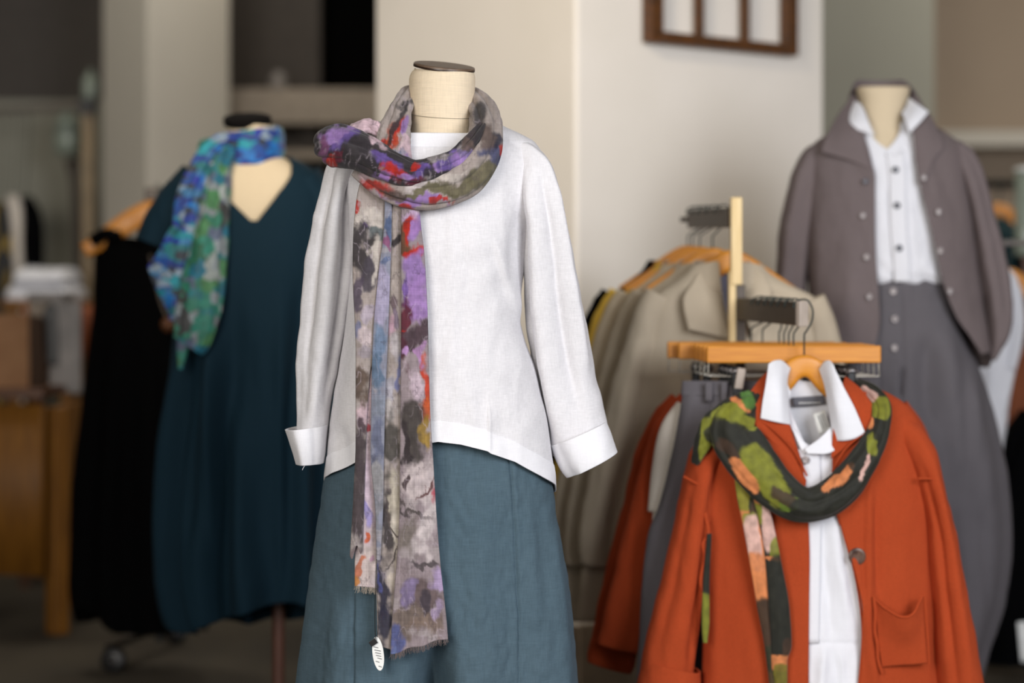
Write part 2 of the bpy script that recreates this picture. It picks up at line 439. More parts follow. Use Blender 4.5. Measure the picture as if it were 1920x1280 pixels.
M['cap_black'] = plain('cap_black', (14, 12, 12), 0.95, spec=0.1)
M['wire_dark'] = plain('wire_dark', (44, 52, 50), 0.35, metal=0.6)
M['wire_steel'] = plain('wire_steel', (176, 170, 158), 0.3, metal=0.9)
M['steel'] = plain('steel', (150, 148, 150), 0.3, metal=0.9)
M['rack_brass'] = plain('rack_brass', (226, 200, 150), 0.45, metal=0.15, rgb2=(214, 186, 132), sc=12, stretch=(10, 10, 1))
M['rack_bronze'] = plain('rack_bronze', (84, 74, 66), 0.45, metal=0.3)
M['rack_end'] = plain('rack_end', (186, 172, 160), 0.45)
M['pole_brown'] = plain('pole_brown', (84, 52, 40), 0.4)
M['card_white'] = plain('card_white', (240, 240, 236), 0.6)
M['ink'] = plain('ink', (70, 70, 76), 0.7)
M['label_gray'] = plain('label_gray', (96, 96, 104), 0.7)
M['button_horn'] = plain('button_horn', (62, 42, 36), 0.25, rgb2=(110, 84, 70), sc=90)
M['button_pearl'] = plain('button_pearl', (172, 162, 158), 0.25, rgb2=(128, 118, 118), sc=150)
M['button_dark'] = plain('button_dark', (54, 52, 62), 0.25)
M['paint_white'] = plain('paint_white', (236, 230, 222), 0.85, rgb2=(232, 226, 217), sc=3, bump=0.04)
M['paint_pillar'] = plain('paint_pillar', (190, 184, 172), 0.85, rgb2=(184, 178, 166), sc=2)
M['paint_back'] = plain('paint_back', (120, 114, 104), 0.9, rgb2=(112, 106, 96), sc=1)
M['paint_brown'] = plain('paint_brown', (150, 134, 116), 0.9, rgb2=(144, 128, 110), sc=1)
M['paint_green'] = plain('paint_green', (148, 146, 133), 0.9, rgb2=(142, 140, 127), sc=1)
M['ceiling'] = plain('ceiling', (170, 165, 158), 0.9)
M['floor'] = plain('floor', (76, 68, 54), 0.85, rgb2=(60, 53, 43), sc=2.5, stretch=(1, 0.6, 1), bump=0.1)
M['foot_strip'] = plain('foot_strip', (132, 116, 98), 0.7)
M['dark_board'] = plain('dark_board', (70, 63, 57), 0.7)
M['doorway_dark'] = plain('doorway_dark', (5, 5, 5), 0.95, spec=0.05)
M['shelf_gray'] = plain('shelf_gray', (158, 146, 132), 0.7)
M['kraft'] = plain('kraft', (158, 118, 84), 0.85, rgb2=(146, 106, 74), sc=14)
M['kraft_shaded'] = plain('kraft_shaded', (84, 62, 48), 0.85)  # kraft darkened to paint shade on the side of the bag
M['leather_orange'] = plain('leather_orange', (128, 62, 14), 0.7, rgb2=(112, 52, 10), sc=6)
M['glass_green'] = plain('glass_green', (150, 160, 146), 0.25)
M['photo_gray'] = plain('photo_gray', (138, 132, 128), 0.5, rgb2=(110, 106, 104), sc=12)
M['teal_dark'] = fabric('teal_dark', (20, 44, 48), var=0.05, bump=0.2)

# ------------------------------------------------------------------ the room
def quadbox(name, x0, x1, y0, y1, z0, z1, mat, label):
    return struct(name, boxv(x0, x1, y0, y1, z0, z1), BF, mat, label)
quadbox('floor', -5.2, 5.2, -2.5, 11.2, -0.1, 0.0, M['floor'], 'dark brown shop floor')
quadbox('ceiling', -5.2, 5.2, -2.5, 11.2, 3.3, 3.4, M['ceiling'], 'plain grey shop ceiling')
quadbox('wall_left', -5.3, -5.2, -2.5, 11.2, -0.1, 3.4, M['paint_back'], 'grey left wall of the shop')
quadbox('wall_right', 5.2, 5.3, -2.5, 11.2, -0.1, 3.4, M['paint_brown'], 'taupe right wall of the shop')
quadbox('wall_back', -5.3, 5.3, 11.2, 11.3, -0.1, 3.4, M['paint_back'], 'dim grey back wall of the shop')
# front wall behind the photographer with window and door openings
quadbox('wall_front_top', -5.3, 5.3, -2.6, -2.5, 2.9, 3.4, M['paint_white'], 'white wall above the shop window')

# the big white column in the middle
CX, CY = 0.171, 5.7
e1 = np.array([0.777, 0.629]); n1 = np.array([0.629, -0.777])     # right face direction, outward normal
e0 = np.array([-0.629, 0.777])
def column(name, c, ea, la, eb, lb, z1, mat, label):
    c = np.array(c); p = [c, c+ea*la, c+ea*la+eb*lb, c+eb*lb]
    V = [[*q, 0.0] for q in p]+[[*q, z1] for q in p]
    o = struct(name, V, BF, mat, label); return bevel(o, 0.012, 3)
column('wall_column', (CX, CY), e1, 0.968, e0, 0.928, 3.3, M['paint_white'], 'broad white painted square column behind the middle mannequin')
def base_strip(nm, c, e, ln, nrm, lab):  # low taupe strip along the foot of a column face
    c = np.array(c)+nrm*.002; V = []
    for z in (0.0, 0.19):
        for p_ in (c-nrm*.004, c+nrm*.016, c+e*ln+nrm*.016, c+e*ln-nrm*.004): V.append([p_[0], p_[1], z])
    o = struct(nm, V, BF, M['foot_strip'], lab); bevel(o, .004)
base_strip('foot_strip_right', (CX, CY), e1, 0.968, n1, 'taupe baseboard on the right face of the white column')
base_strip('foot_strip_left', (CX, CY), e0, 0.928, np.array([-0.777, -0.629]), 'taupe baseboard on the left face of the white column')
# slimmer pillar to the left
Yp = 8.4; pc = P(276, 540, Yp)
al = math.radians(40)
ea = np.array([math.cos(al), math.sin(al)]); eb = np.array([-math.sin(al), math.cos(al)])
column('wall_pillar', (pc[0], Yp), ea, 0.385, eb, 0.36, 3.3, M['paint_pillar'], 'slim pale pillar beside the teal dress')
# left side: low partition below the dark upper wall
quadbox('wall_left_upper', P(-400, 0, 9.6)[0], P(215, 0, 9.6)[0], 9.6, 9.7, zpy(190, 9.6), 3.3, M['dark_board'], 'dark upper wall panel at far left')
quadbox('wall_left_lower', P(-400, 0, 9.6)[0], P(215, 0, 9.6)[0], 9.55, 9.7, 0, zpy(190, 9.6), M['paint_green'], 'pale green grey wall behind the far left rack')
# middle niche: dark wall, solid black slab painting the darkness of a doorway
quadbox('wall_niche', P(380, 0, 9.4)[0], P(600, 0, 9.4)[0], 9.4, 9.5, 0, 3.3, M['dark_board'], 'dark brown wall between the pillar and the column')
quadbox('door_1', P(600, 0, 9.6)[0], P(760, 0, 9.6)[0], 9.6, 9.7, 0, 3.3, M['doorway_dark'], 'flat black panel standing in for the dark doorway beside the column')
# right side walls
quadbox('wall_right_near', P(1500, 0, 8.0)[0], P(1752, 0, 8.0)[0], 8.0, 8.3, 0, 3.3, M['paint_green'], 'sage grey wall to the right of the column')
quadbox('wall_right_far', P(1740, 0, 9.2)[0], 5.2, 9.2, 9.3, 0, 3.3, M['paint_brown'], 'taupe wall at far right')
quadbox('trim_1', P(1752, 0, 9.0)[0], 5.2, 8.98, 9.2, zpy(274, 9.0), zpy(246, 9.0), M['paint_pillar'], 'pale ledge running along the taupe wall')

# ------------------------------------------------------------------ old window frame hanging on the column
def on_col(s, off, z): p = np.array([CX, CY])+e1*s+n1*off; return np.array([p[0], p[1], z])
fr = thing('sash_wall_decoration', 'brown wooden window sash hung as decoration on the white column', 'wall decoration', on_col(0.545, 0.03, 1.764))
def cb(name, s0, s1, z0, z1, o0=0.008, o1=0.042):
    q = [on_col(s0, o0, z0), on_col(s0, o1, z0), on_col(s1, o1, z0), on_col(s1, o0, z0)]
    q = q+[p+np.array([0, 0, z1-z0]) for p in q]
    o = obj(name, [q[0], q[3], q[2], q[1], q[4], q[7], q[6], q[5]], BF, M['wood_frame'], fr, False); bevel(o, 0.003); return o
s0, s1, zb, zt = 0.232, 0.815, 1.762, 2.72
cb('stile', s0, s0+0.05, zb, zt); cb('stile', s1-0.045, s1, zb, zt)
cb('rail', s0+0.05, s1-0.045, zb, zb+0.032); cb('rail', s0+0.05, s1-0.045, zt-0.05, zt)
for s in (0.432, 0.612): cb('muntin', s-0.011, s+0.011, zb+0.03, zt-0.05, 0.012, 0.036)
cb('muntin', s0+0.05, s1-0.045, 2.23, 2.252, 0.012, 0.036)

# ------------------------------------------------------------------ front dress form
Y0 = 4.0
f1 = thing('dress_form', 'cream linen dress form with flat dark wood neck cap, wearing the white blouse', 'mannequin', (P(824, 0, Y0)[0], Y0, 0.0))
# neck
body('neck', f1, M['form_linen'], Y0,
     [(130, 777, 887, .052, .052), (136, 771, 889, .058, .058), (150, 767, 891, .061, .061), (190, 767, 889, .061, .062), (222, 767, 886, .061, .064), (250, 764, 888, .066, .07), (275, 740, 905, .072, .08), (300, 700, 950, .08, .085)],
     [(-1, 129), (1, 135)], [(-1, 127), (1, 133)], [(-1, 300), (1, 300)], [(-1, 300), (1, 300)], nth=120, nr=60, n=2.0, tpow=1.2, thick=0)
# seam round the neck
a = np.linspace(-1.65, 1.65, 24)
sx = (P(827, 0, Y0)[0]+0.0598*np.sin(a)); sy = Y0-0.0618*np.cos(a)
sz = zpy(226, Y0)+0.010*(1-np.cos(a))-0.004*np.sin(a)
wire('neck_seam', np.stack([sx, sy, sz], 1), 0.0006, plain('seam_thread', (150, 140, 120), 0.9), f1, 60, 6)
# torso under the clothes
body('torso', f1, M['form_plain'], Y0,
     [(290, 700, 940, .07, .075), (330, 650, 1000, .095, .09), (450, 680, 970, .115, .10), (620, 705, 945, .10, .09), (800, 680, 965, .11, .10), (930, 690, 960, .10, .09)],
     [(-1, 290), (1, 290)], [(-1, 290), (1, 290)], [(-1, 930), (1, 930)], [(-1, 930), (1, 930)], nth=80, nr=40, thick=0)
R = Matrix.Rotation(math.radians(11.5), 4, 'X')@Matrix.Rotation(math.radians(6.0), 4, 'Y')
cpt = P(833, 125, Y0)
lathe('neck_cap', cpt, [(0, -.003), (.052, -.003), (.0560, -.0028), (.0576, -.0015), (.0578, 0), (.0576, .0022), (.0568, .0031), (.0560, .0034), (.052, .0036), (.03, .0036), (0, .0036)], M['cap_wood'], f1, 64, R)
lathe('cap_rim', cpt, [(.0545, -.0046), (.0578, -.0040), (.0582, -.0022), (.0578, -.0004)], M['cap_rim'], f1, 64, R)
wire('pole', [P(815, 900, Y0), (P(815, 0, Y0)[0], Y0, 0.03)], 0.014, M['pole_brown'], f1, 6, 16)
lathe('base', (P(815, 0, Y0)[0], Y0, 0), [(0, 0), (.16, 0), (.165, .006), (.16, .018), (.05, .03), (.02, .05), (0, .05)], M['pole_brown'], f1, 48)

# ------------------------------------------------------------------ white linen blouse
bl = thing('blouse', 'white linen long sleeved blouse with turned-up cuffs on the front mannequin', 'blouse', (P(824, 0, Y0)[0], Y0, zpy(905, Y0)))
bprof = [(228, 712, 925, .060, .075), (240, 690, 950, .068, .082), (252, 664, 976, .075, .088), (268, 643, 1002, .085, .092), (290, 634, 1014, .098, .096), (330, 634, 1012, .118, .10),
         (400, 648, 1000, .138, .105), (480, 660, 985, .148, .105), (590, 650, 973, .146, .10), (700, 634, 1004, .148, .105), (800, 618, 1024, .152, .11), (905, 608, 1040, .158, .12), (960, 606, 1046, .158, .12)]
btf = [(-1, 228), (-.62, 234), (-.44, 245), (-.36, 249), (0, 249), (.36, 250), (.46, 246), (.66, 236), (1, 230)]
btb = [(-1, 228), (0, 222), (1, 230)]
bbf = [(-1, 896), (-.75, 868), (-.4, 840), (0, 828), (.2, 833), (.44, 846), (.46, 850), (.68, 866), (.88, 892), (1, 910)]
bbb = [(-1, 915), (0, 925), (1, 925)]
def bl_noise(px, py, phi):
    lo = sm(330, 800, py)
    cr = 0.0022*np.exp(-(fbm((px+.2*py)/95, (py-.2*px)/300, 45, 2)/.24)**2)*sm(300, 420, py)
    return cr+(0.0045*fbm(px/90+3, py/190, 5, 3)+0.0018*perlin(px/26, py/60, 9))*(0.5+0.5*lo)+0.006*lo*np.sin(phi*5+1.0+0.4*np.sin(py/120))*sm(620, 900, py)*sm(1.2, .4, np.abs(phi)*0+0.8)
bf_list = [(930, 455, 972, 600, 20, .013, .4), (985, 400, 940, 560, 24, -.012), (960, 330, 985, 420, 16, -.006), (995, 300, 992, 420, 12, .006, .6),
           (905, 430, 935, 640, 30, .005), (880, 600, 1000, 860, 26, .004), (660, 420, 640, 620, 14, .006, .5), (655, 600, 620, 800, 14, -.006), (635, 800, 650, 880, 16, -.010), (625, 820, 628, 900, 8, .006),
           (915, 760, 916, 850, 5, .004, .25), (840, 420, 860, 760, 40, .004), (700, 420, 690, 700, 30, .004), (950, 250, 985, 300, 10, -.004),
           (905, 235, 1000, 290, 6, -.0018), (900, 700, 1010, 760, 18, -.003), (850, 500, 960, 470, 20, -.003)]
bdisp = folds(bf_list, bl_noise)
bk = dict(nth=420, nr=260, disp=bdisp, tpow=1.15)
body('body', bl, M['linen_white'], Y0, bprof, btf, btb, bbf, bbb, thick=0.0010, **bk)
hem_top = [(a_, b_-40) for a_, b_ in bbf]; hemb_top = [(a_, b_-40) for a_, b_ in bbb]
body('hem', bl, M['linen_band'], Y0, bprof, hem_top, hemb_top, bbf, bbb, off=0.0012, thick=0.0010, nth=420, nr=40, disp=bdisp, tpow=1.0)
body('neck_facing', bl, M['linen_band'], Y0, bprof, [(-1, 249), (1, 250)], btb, [(-1, 275), (1, 276)], btb, off=0.0012, thick=0.001, nth=90, nr=24, disp=bdisp, tpow=1.0, phir=(-0.40, 0.40))
def slv(seed, ridges, cr=0.003, lower=1.0):
    def d(t, a, V):
        r = 0.0036*fbm(V[..., 0]*14+seed, V[..., 2]*6, seed, 3)+0.0020*np.exp(-(fbm(V[..., 0]*13+V[..., 2]*2, V[..., 2]*5-V[..., 0]*3+seed, seed+8, 2)/.22)**2)+cr*0.3*perlin(V[..., 0]*40, V[..., 2]*22+seed, seed+4)
        for a0, wd, am, t0, t1 in ridges:
            da = (a-a0+np.pi) % (2*np.pi)-np.pi
            r = r+am*np.exp(-(da/wd)**2)*sm(t0-.12, t0+.12, t)*sm(t1+.12, t1-.12, t)
        return r
    return d
# picture-right sleeve
tube('sleeve', bl, M['linen_white'], [(945, 292, 3.985, 28, .03), (978, 296, 3.985, 31, .046), (1002, 324, 3.985, 34, .062), (1016, 385, 3.985, 38, .070), (1027, 460, 3.99, 46, .07), (1034, 540, 4.0, 52, .068), (1044, 620, 4.015, 55, .066), (1058, 700, 4.025, 58, .064), (1074, 775, 4.03, 60, .062), (1092, 838, 4.03, 56, .058)],
     n=2.2, nl=150, k=120, disp=slv(3, [(4.2, .30, .016, .15, .9), (4.9, .22, -.015, .18, .85), (5.5, .2, .011, .1, .7), (3.6, .2, -.011, .3, .9)]), cap=False, thick=0.001)
tube('cuff', bl, M['linen_band'], [(1083, 812, 4.02, 55.5, .064), (1092, 833, 4.02, 55, .066), (1101, 855, 4.02, 53.5, .065), (1109, 871, 4.02, 51, .062)],
     n=2.2, nl=40, k=120, disp=slv(7, [(4.6, .5, .006, -.5, 1.5), (3.9, .25, -.004, -.5, 1.5)]), cap=False, thick=0.0018)
# picture-left sleeve
tube('sleeve', bl, M['linen_white'], [(700, 296, 3.985, 26, .03), (668, 300, 3.985, 29, .045), (645, 326, 3.985, 32, .058), (633, 380, 3.985, 33, .064), (625, 450, 3.99, 40, .064), (615, 540, 4.0, 43, .062), (606, 620, 4.01, 41, .06), (596, 700, 4.01, 35, .058), (587, 780, 4.0, 28.5, .052), (585, 838, 3.995, 26, .048)],
     n=2.2, nl=150, k=120, disp=slv(13, [(4.8, .28, .013, .1, .9), (5.5, .25, -.016, .15, .8), (4.2, .2, -.009, .1, .7), (3.6, .2, .006, .1, .9)]), cap=False, thick=0.001)
tube('cuff', bl, M['linen_band'], [(576, 800, 3.985, 38, .066), (578, 818, 3.985, 34, .064), (581, 845, 3.985, 27, .058), (582, 868, 3.985, 22, .050)],
     n=2.2, nl=40, k=120, disp=slv(17, [(4.4, .3, .005, -.5, 1.5), (5.2, .25, -.004, -.5, 1.5)]), cap=False, thick=0.0018)
wire('loose_thread', [P(573, 868, 3.93), P(571, 873, 3.93), P(568, 878, 3.93), P(567, 881, 3.93)], 0.0005, M['linen_band'], bl, 10, 5)

# ------------------------------------------------------------------ wide trousers
tr = thing('wide_trousers', 'wide-leg slate teal linen trousers below the white blouse', 'trousers', (P(815, 0, Y0)[0], Y0, zpy(1520, Y0)))
tprof = [(790, 640, 1000, .120, .10), (850, 618, 1020, .128, .108), (890, 611, 1031, .134, .112), (960, 600, 1043, .142, .118), (1050, 588, 1060, .150, .125), (1180, 573, 1076, .158, .13), (1290, 561, 1088, .163, .135), (1520, 545, 1110, .17, .14)]
def tr_noise(px, py, phi):
    fr_ = np.cos(phi)
    pinch = sm(1120, 1330, py)*np.exp(-((px-809)/34.0)**2)
    r = -0.12*pinch*np.abs(fr_)
    r = r+0.0045*fbm(px/70, py/150+4, 21, 3)+0.0024*perlin(px/15, py/26, 25)*sm(.5, .2, np.abs(perlin(px/120, py/120, 31)))
    r = r+0.011*np.sin(phi*7+0.6*np.sin(py/150.0))*sm(900, 1300, py)
    return r
tdisp = folds([(955, 860, 966, 1000, 3.2, -.0050), (966, 990, 975, 1160, 3.2, -.0050), (975, 1140, 978, 1300, 3.2, -.0045), (960, 860, 974, 1100, 10, .003, .3), (667, 1060, 664, 1330, 3.2, -.0045), (672, 1060, 670, 1330, 9, .0025, .3),
               (640, 905, 632, 985, 9, -.003), (625, 930, 660, 925, 6, -.002), (600, 1010, 650, 1040, 7, .002), (650, 1000, 700, 990, 8, -.002), (1010, 930, 1045, 1280, 16, -.006), (990, 950, 1010, 1280, 14, .005), (1040, 1000, 1062, 1200, 6, .003),
               (900, 900, 890, 1250, 40, .004), (700, 900, 640, 1280, 30, .004), (860, 1000, 880, 1290, 24, -.004), (620, 1100, 600, 1290, 16, -.004)], tr_noise)
body('legs', tr, M['linen_teal'], Y0, tprof, [(-1, 790), (1, 790)], [(-1, 790), (1, 790)], [(-1, 1520), (1, 1520)], [(-1, 1520), (1, 1520)], nth=520, nr=300, disp=tdisp, tpow=1.0, thick=0.0015)
body('waistband', tr, M['linen_teal'], Y0, tprof, [(-1, 786), (1, 786)], [(-1, 786), (1, 786)], [(-1, 822), (1, 822)], [(-1, 822), (1, 822)], nth=160, nr=10, off=.002, thick=0.0015)
# ------------------------------------------------------------------ floral scarf on the front form
def C(*a): return lin(a)
GR = C(166, 154, 148); DK = C(48, 43, 47); RED = C(176, 40, 28); PU = C(150, 118, 178); VI = C(98, 78, 142); MAR = C(92, 26, 44); OL = C(104, 98, 74); NV = C(66, 70, 104); BL = C(110, 124, 152); PK = C(206, 178, 186); WH = C(196, 186, 184); OR = C(190, 84, 36); BR = C(98, 82, 76); CR = C(196, 186, 178); DN = C(38, 38, 58)
def paint(blobs, base, seed=1, wamp=0.55, streak=1.0, warp=1.0, gain=.84, mot=1.0, soft=1.0, pn=2.0):
    """watercolour print: soft-edged blobs (px,py,rx,ry,colour[,angle]) with noise-torn edges over a mottled ground"""
    def f(V):
        px, py = px_of(V)
        n1_ = fbm(px/46, py/46, seed, 4); n2_ = fbm(px/17+9, py/24, seed+50, 4); n3 = fbm(px/9, py/40, seed+90, 3)
        c = np.repeat(np.asarray(base)[None, :], len(px), 0)
        c = c*(1+0.22*n1_[:, None])
        t = sm(.15, .5, n2_)[:, None]; t = t*mot; c = c*(1-.2*t)+.2*t*np.asarray(BR)
        t = mot*sm(.2, .5, -n1_)[:, None]; c = c*(1-.4*t)+.4*t*np.asarray(WH)
        wx = px+warp*(14*fbm(px/60, py/70, seed+301, 3)+3.0*fbm(px/10, py/16, seed+302, 3)); wy = py+warp*(20*fbm(px/60, py/70, seed+303, 3)+5*fbm(px/10, py/16, seed+304, 3))
        for i, b in enumerate(blobs):
            x, y, rx, ry, co = b[:5]; an = math.radians(b[5]) if len(b) > 5 else 0
            dx = wx-x; dy = wy-y; u = (dx*math.cos(an)+dy*math.sin(an))/rx; v = (-dx*math.sin(an)+dy*math.cos(an))/ry
            q = (np.abs(u)**pn+np.abs(v)**pn)**(1/pn)+wamp*(0.75*fbm(px/34+i*3.1, py/40, seed+i, 4)+0.16*n3)
            m = sm(1+.22*soft, 1-.34*soft, q)[:, None]*0.93
            cc = np.asarray(co)[None, :]*(1+0.30*fbm(px/13+i, py/17, seed+i+200, 3)[:, None])
            c = c*(1-m)+m*cc
        if mot > 0:
            vn = np.exp(-(fbm(px/30+5, py/46, seed+401, 4)/.045)**2)[:, None]*.42*sm(-.2, .3, fbm(px/70, py/70, seed+402, 2))[:, None]; c = c*(1-vn)+vn*np.asarray(C(70, 58, 68))
            vl = np.exp(-(fbm(px/24+15, py/60, seed+403, 3)/.05)**2)[:, None]*.35*sm(-.1, .4, fbm(px/60, py/80, seed+404, 2))[:, None]; c = c*(1-vl)+vl*np.asarray(C(200, 186, 196))
        c = c*(1+0.10*perlin(px/4.0, py/30.0, seed+7)*streak)[:, None]
        return np.clip(c*gain, 0.003, 0.9)
    return f
def pleats(k, amp, seed, drift=1.5, thin=.0):
    def d(t, a, V):
        return amp*np.abs(np.sin(a*k/2+drift*t+0.8*np.sin(t*5+seed)))**0.6-amp*0.5+0.0028*fbm(t*7+seed, a*1.3, seed, 3)
    return d
sc = thing('floral_scarf', 'grey, purple and red floral print scarf looped over the white blouse', 'scarf', P(760, 1228, 3.84))
SM = M['scarf_print']
# strand round the picture-right side of the neck, sweeping into the lower loop
colB = paint([(905, 195, 26, 34, GR), (897, 212, 20, 22, DK), (925, 300, 26, 40, NV), (905, 330, 40, 20, OL), (860, 350, 50, 16, OL), (930, 262, 14, 16, DN), (944, 285, 5, 14, RED), (915, 250, 16, 30, BR), (880, 318, 34, 10, GR, -40),
              (845, 330, 40, 8, CR, -15), (790, 347, 40, 9, WH, 8), (812, 362, 70, 8, OL, 0), (775, 376, 60, 8, PU, 5), (708, 352, 26, 17, RED, 25), (735, 362, 22, 12, BR, 20), (755, 388, 16, 8, RED), (830, 382, 26, 4, RED, -15), (690, 330, 14, 12, PK)], GR, 11)
tube('loop', sc, SM, [(842, 182, 4.085, 10, .02), (878, 178, 4.06, 14, .02), (902, 202, 3.99, 24, .022), (912, 245, 3.915, 29, .024), (899, 292, 3.865, 36, .026), (862, 330, 3.838, 42, .026), (808, 348, 3.828, 41, .026), (752, 346, 3.828, 38, .024), (706, 332, 3.838, 27, .02), (672, 314, 3.852, 18, .014)],
     n=2.0, nl=220, k=110, disp=pleats(7, .0075, 2, 3.0), colf=colB)
# rope of cloth over it, ending in the bulge on the shoulder
colA = paint([(645, 250, 40, 12, PU, -15), (640, 268, 32, 9, VI, -18), (668, 290, 44, 22, DK, 12), (630, 295, 14, 12, RED), (640, 282, 10, 8, MAR), (700, 262, 26, 9, PK, 32), (722, 300, 26, 10, VI, 20), (735, 325, 22, 16, RED), (716, 332, 16, 12, PU), (755, 330, 18, 12, PU), (775, 340, 26, 12, MAR, -8),
              (790, 320, 24, 14, VI), (770, 306, 12, 6, RED), (812, 328, 24, 14, DK), (828, 305, 14, 12, PU), (842, 300, 20, 16, VI, -20), (862, 296, 14, 10, PU), (872, 286, 14, 12, C(120, 104, 150)), (880, 272, 12, 14, BR), (608, 285, 10, 26, C(120, 70, 110)), (790, 345, 20, 6, MAR)], DK, 23)
tube('knot', sc, SM, [(903, 240, 3.89, 8, .012), (886, 268, 3.862, 16, .018), (857, 297, 3.84, 19, .02), (815, 318, 3.818, 21, .022), (770, 324, 3.808, 23, .024), (722, 308, 3.808, 28, .028), (682, 287, 3.815, 34, .034), (645, 275, 3.83, 38, .036), (618, 272, 3.85, 34, .032), (604, 276, 3.865, 16, .014)],
     n=2.0, nl=220, k=110, disp=pleats(6, .007, 5, 2.5), colf=colA)
# strand coming down the picture-left side of the neck
colC = paint([(738, 205, 22, 34, GR, 30), (752, 190, 16, 10, DK), (715, 268, 16, 10, RED), (735, 268, 14, 46, C(186, 66, 26), 15), (745, 240, 10, 30, RED, 20), (762, 232, 8, 26, PU), (765, 280, 12, 30, PK), (752, 300, 10, 16, BL), (770, 300, 10, 8, PU), (738, 235, 5, 40, DK, 18), (700, 250, 10, 20, CR)], GR, 31)
tube('neck_strand', sc, SM, [(812, 178, 4.085, 10, .016), (782, 168, 4.06, 10, .016), (760, 188, 3.995, 16, .018), (746, 222, 3.935, 24, .018), (738, 262, 3.895, 32, .018), (733, 310, 3.868, 36, .016), (728, 372, 3.862, 38, .014)],
     n=2.0, nl=160, k=100, disp=pleats(6, .006, 8, 1.0), colf=colC)
tube('neck_strand', sc, SM, [(640, 262, 3.90, 8, .008), (668, 244, 3.90, 14, .010), (694, 238, 3.905, 13, .010), (722, 252, 3.905, 10, .010)],
     n=2.0, nl=50, k=50, disp=pleats(5, .003, 4), colf=paint([(690, 236, 30, 14, PK)], PK, 37))

def ribbon(name, rows, colf, Yf, nu=420, nv=36, curl=.004, bias=0.0, seed=0, wav=.002, tail=None):
    """rows: (py, xl, xr[, slope]) — a hanging length of cloth with soft longitudinal rolls"""
    r = np.array([q[:3] for q in rows], float)
    py = np.linspace(r[0, 0], r[-1, 0], nu); xl = pchip(r[:, 0], r[:, 1], py); xr = pchip(r[:, 0], r[:, 2], py)
    s = np.linspace(0, 1, nv)
    PX = xl[:, None]*(1-s)+xr[:, None]*s
    PY = np.repeat(py[:, None], nv, 1)
    if tail is not None: PY = PY+tail(s)[None, :]*sm(r[-1, 0]-160, r[-1, 0], py)[:, None]
    Yv = Yf(PY)-curl*np.sin(np.pi*s)[None, :]**0.5+bias*(s[None, :]-.5)
    Yv = Yv-wav*fbm(PX/30+seed, PY/160, seed+3, 3)
    V = np.stack([(PX-960)*Yv/F, Yv, HC-(PY-HY)*Yv/F], -1)
    return obj(name, V, grid_faces(nu, nv), SM, sc, True, colf(V.reshape(-1, 3)), .0007, 0), V
def yline(pts):
    a = [q[0] for q in pts]; b = [q[1] for q in pts]
    return lambda py: pchip(a, b, py)
base_y = [(320, 3.856), (360, 3.848), (430, 3.838), (600, 3.832), (830, 3.826), (1000, 3.822), (1260, 3.815)]
def yl(o): return yline([(a_, b_+o) for a_, b_ in base_y])
c1 = paint([(692, 415, 40, 28, CR), (672, 388, 7, 14, RED), (686, 437, 5, 5, PU), (700, 445, 18, 16, C(96, 104, 106)), (678, 475, 22, 44, DK), (690, 520, 22, 30, C(74, 68, 76)), (700, 490, 8, 30, CR), (672, 556, 12, 26, C(84, 74, 88)), (697, 590, 12, 26, C(176, 164, 176)), (676, 620, 8, 20, C(120, 122, 150)), (690, 640, 12, 26, C(196, 180, 182)), (680, 668, 16, 14, C(150, 140, 146)),
            (678, 720, 16, 32, C(92, 76, 66)), (684, 772, 14, 22, PK), (676, 800, 10, 16, C(80, 62, 70)), (672, 920, 22, 110, C(66, 56, 60)), (690, 850, 6, 40, C(90, 80, 84)), (668, 1040, 20, 30, C(120, 104, 106))], GR, 41)
c2 = paint([(696, 760, 14, 50, PK), (697, 800, 8, 14, C(170, 70, 80)), (695, 900, 12, 60, C(204, 184, 198)), (692, 960, 9, 22, C(150, 140, 190)), (684, 1000, 5, 14, C(196, 90, 50)), (690, 1060, 30, 50, C(202, 186, 182)), (676, 1070, 6, 18, C(186, 110, 80), 20), (698, 1050, 6, 8, C(176, 140, 160)), (668, 1090, 8, 10, C(180, 120, 60))], C(196, 178, 184), 47, .4)
c3 = paint([(729, 420, 6, 26, C(80, 96, 130)), (726, 450, 6, 14, C(140, 84, 120)), (722, 490, 9, 12, C(96, 108, 140)), (716, 560, 14, 60, C(166, 158, 184)), (710, 640, 13, 46, C(112, 130, 156)), (708, 690, 12, 30, C(96, 116, 140)), (710, 760, 14, 40, C(130, 136, 150)), (708, 830, 12, 50, C(104, 108, 130)), (710, 900, 10, 36, C(150, 148, 150)), (708, 960, 8, 40, C(132, 132, 138))], C(140, 142, 158), 53, .4)
c4 = paint([(742, 420, 12, 36, GR), (746, 455, 8, 12, DK), (740, 520, 10, 40, C(170, 158, 150)), (744, 570, 9, 30, C(98, 82, 86)), (736, 620, 9, 22, C(186, 150, 166)), (748, 600, 6, 26, C(120, 104, 120)), (738, 660, 14, 26, C(182, 174, 176)), (744, 700, 10, 26, C(120, 124, 166)), (732, 730, 9, 30, C(170, 166, 176)), (736, 770, 14, 16, C(186, 178, 176)), (734, 830, 22, 64, C(74, 70, 66)), (726, 980, 12, 70, C(60, 54, 56)),
            (740, 930, 13, 42, C(184, 174, 158)), (744, 1000, 10, 60, C(196, 186, 172)), (735, 975, 3, 40, C(86, 76, 74), -20), (744, 1060, 10, 40, C(190, 178, 166)), (718, 1110, 14, 60, DN), (738, 1045, 3, 26, C(80, 72, 72), 25), (722, 1170, 16, 40, C(44, 44, 62)), (714, 1080, 5, 30, C(84, 88, 140))], GR, 59, .45)
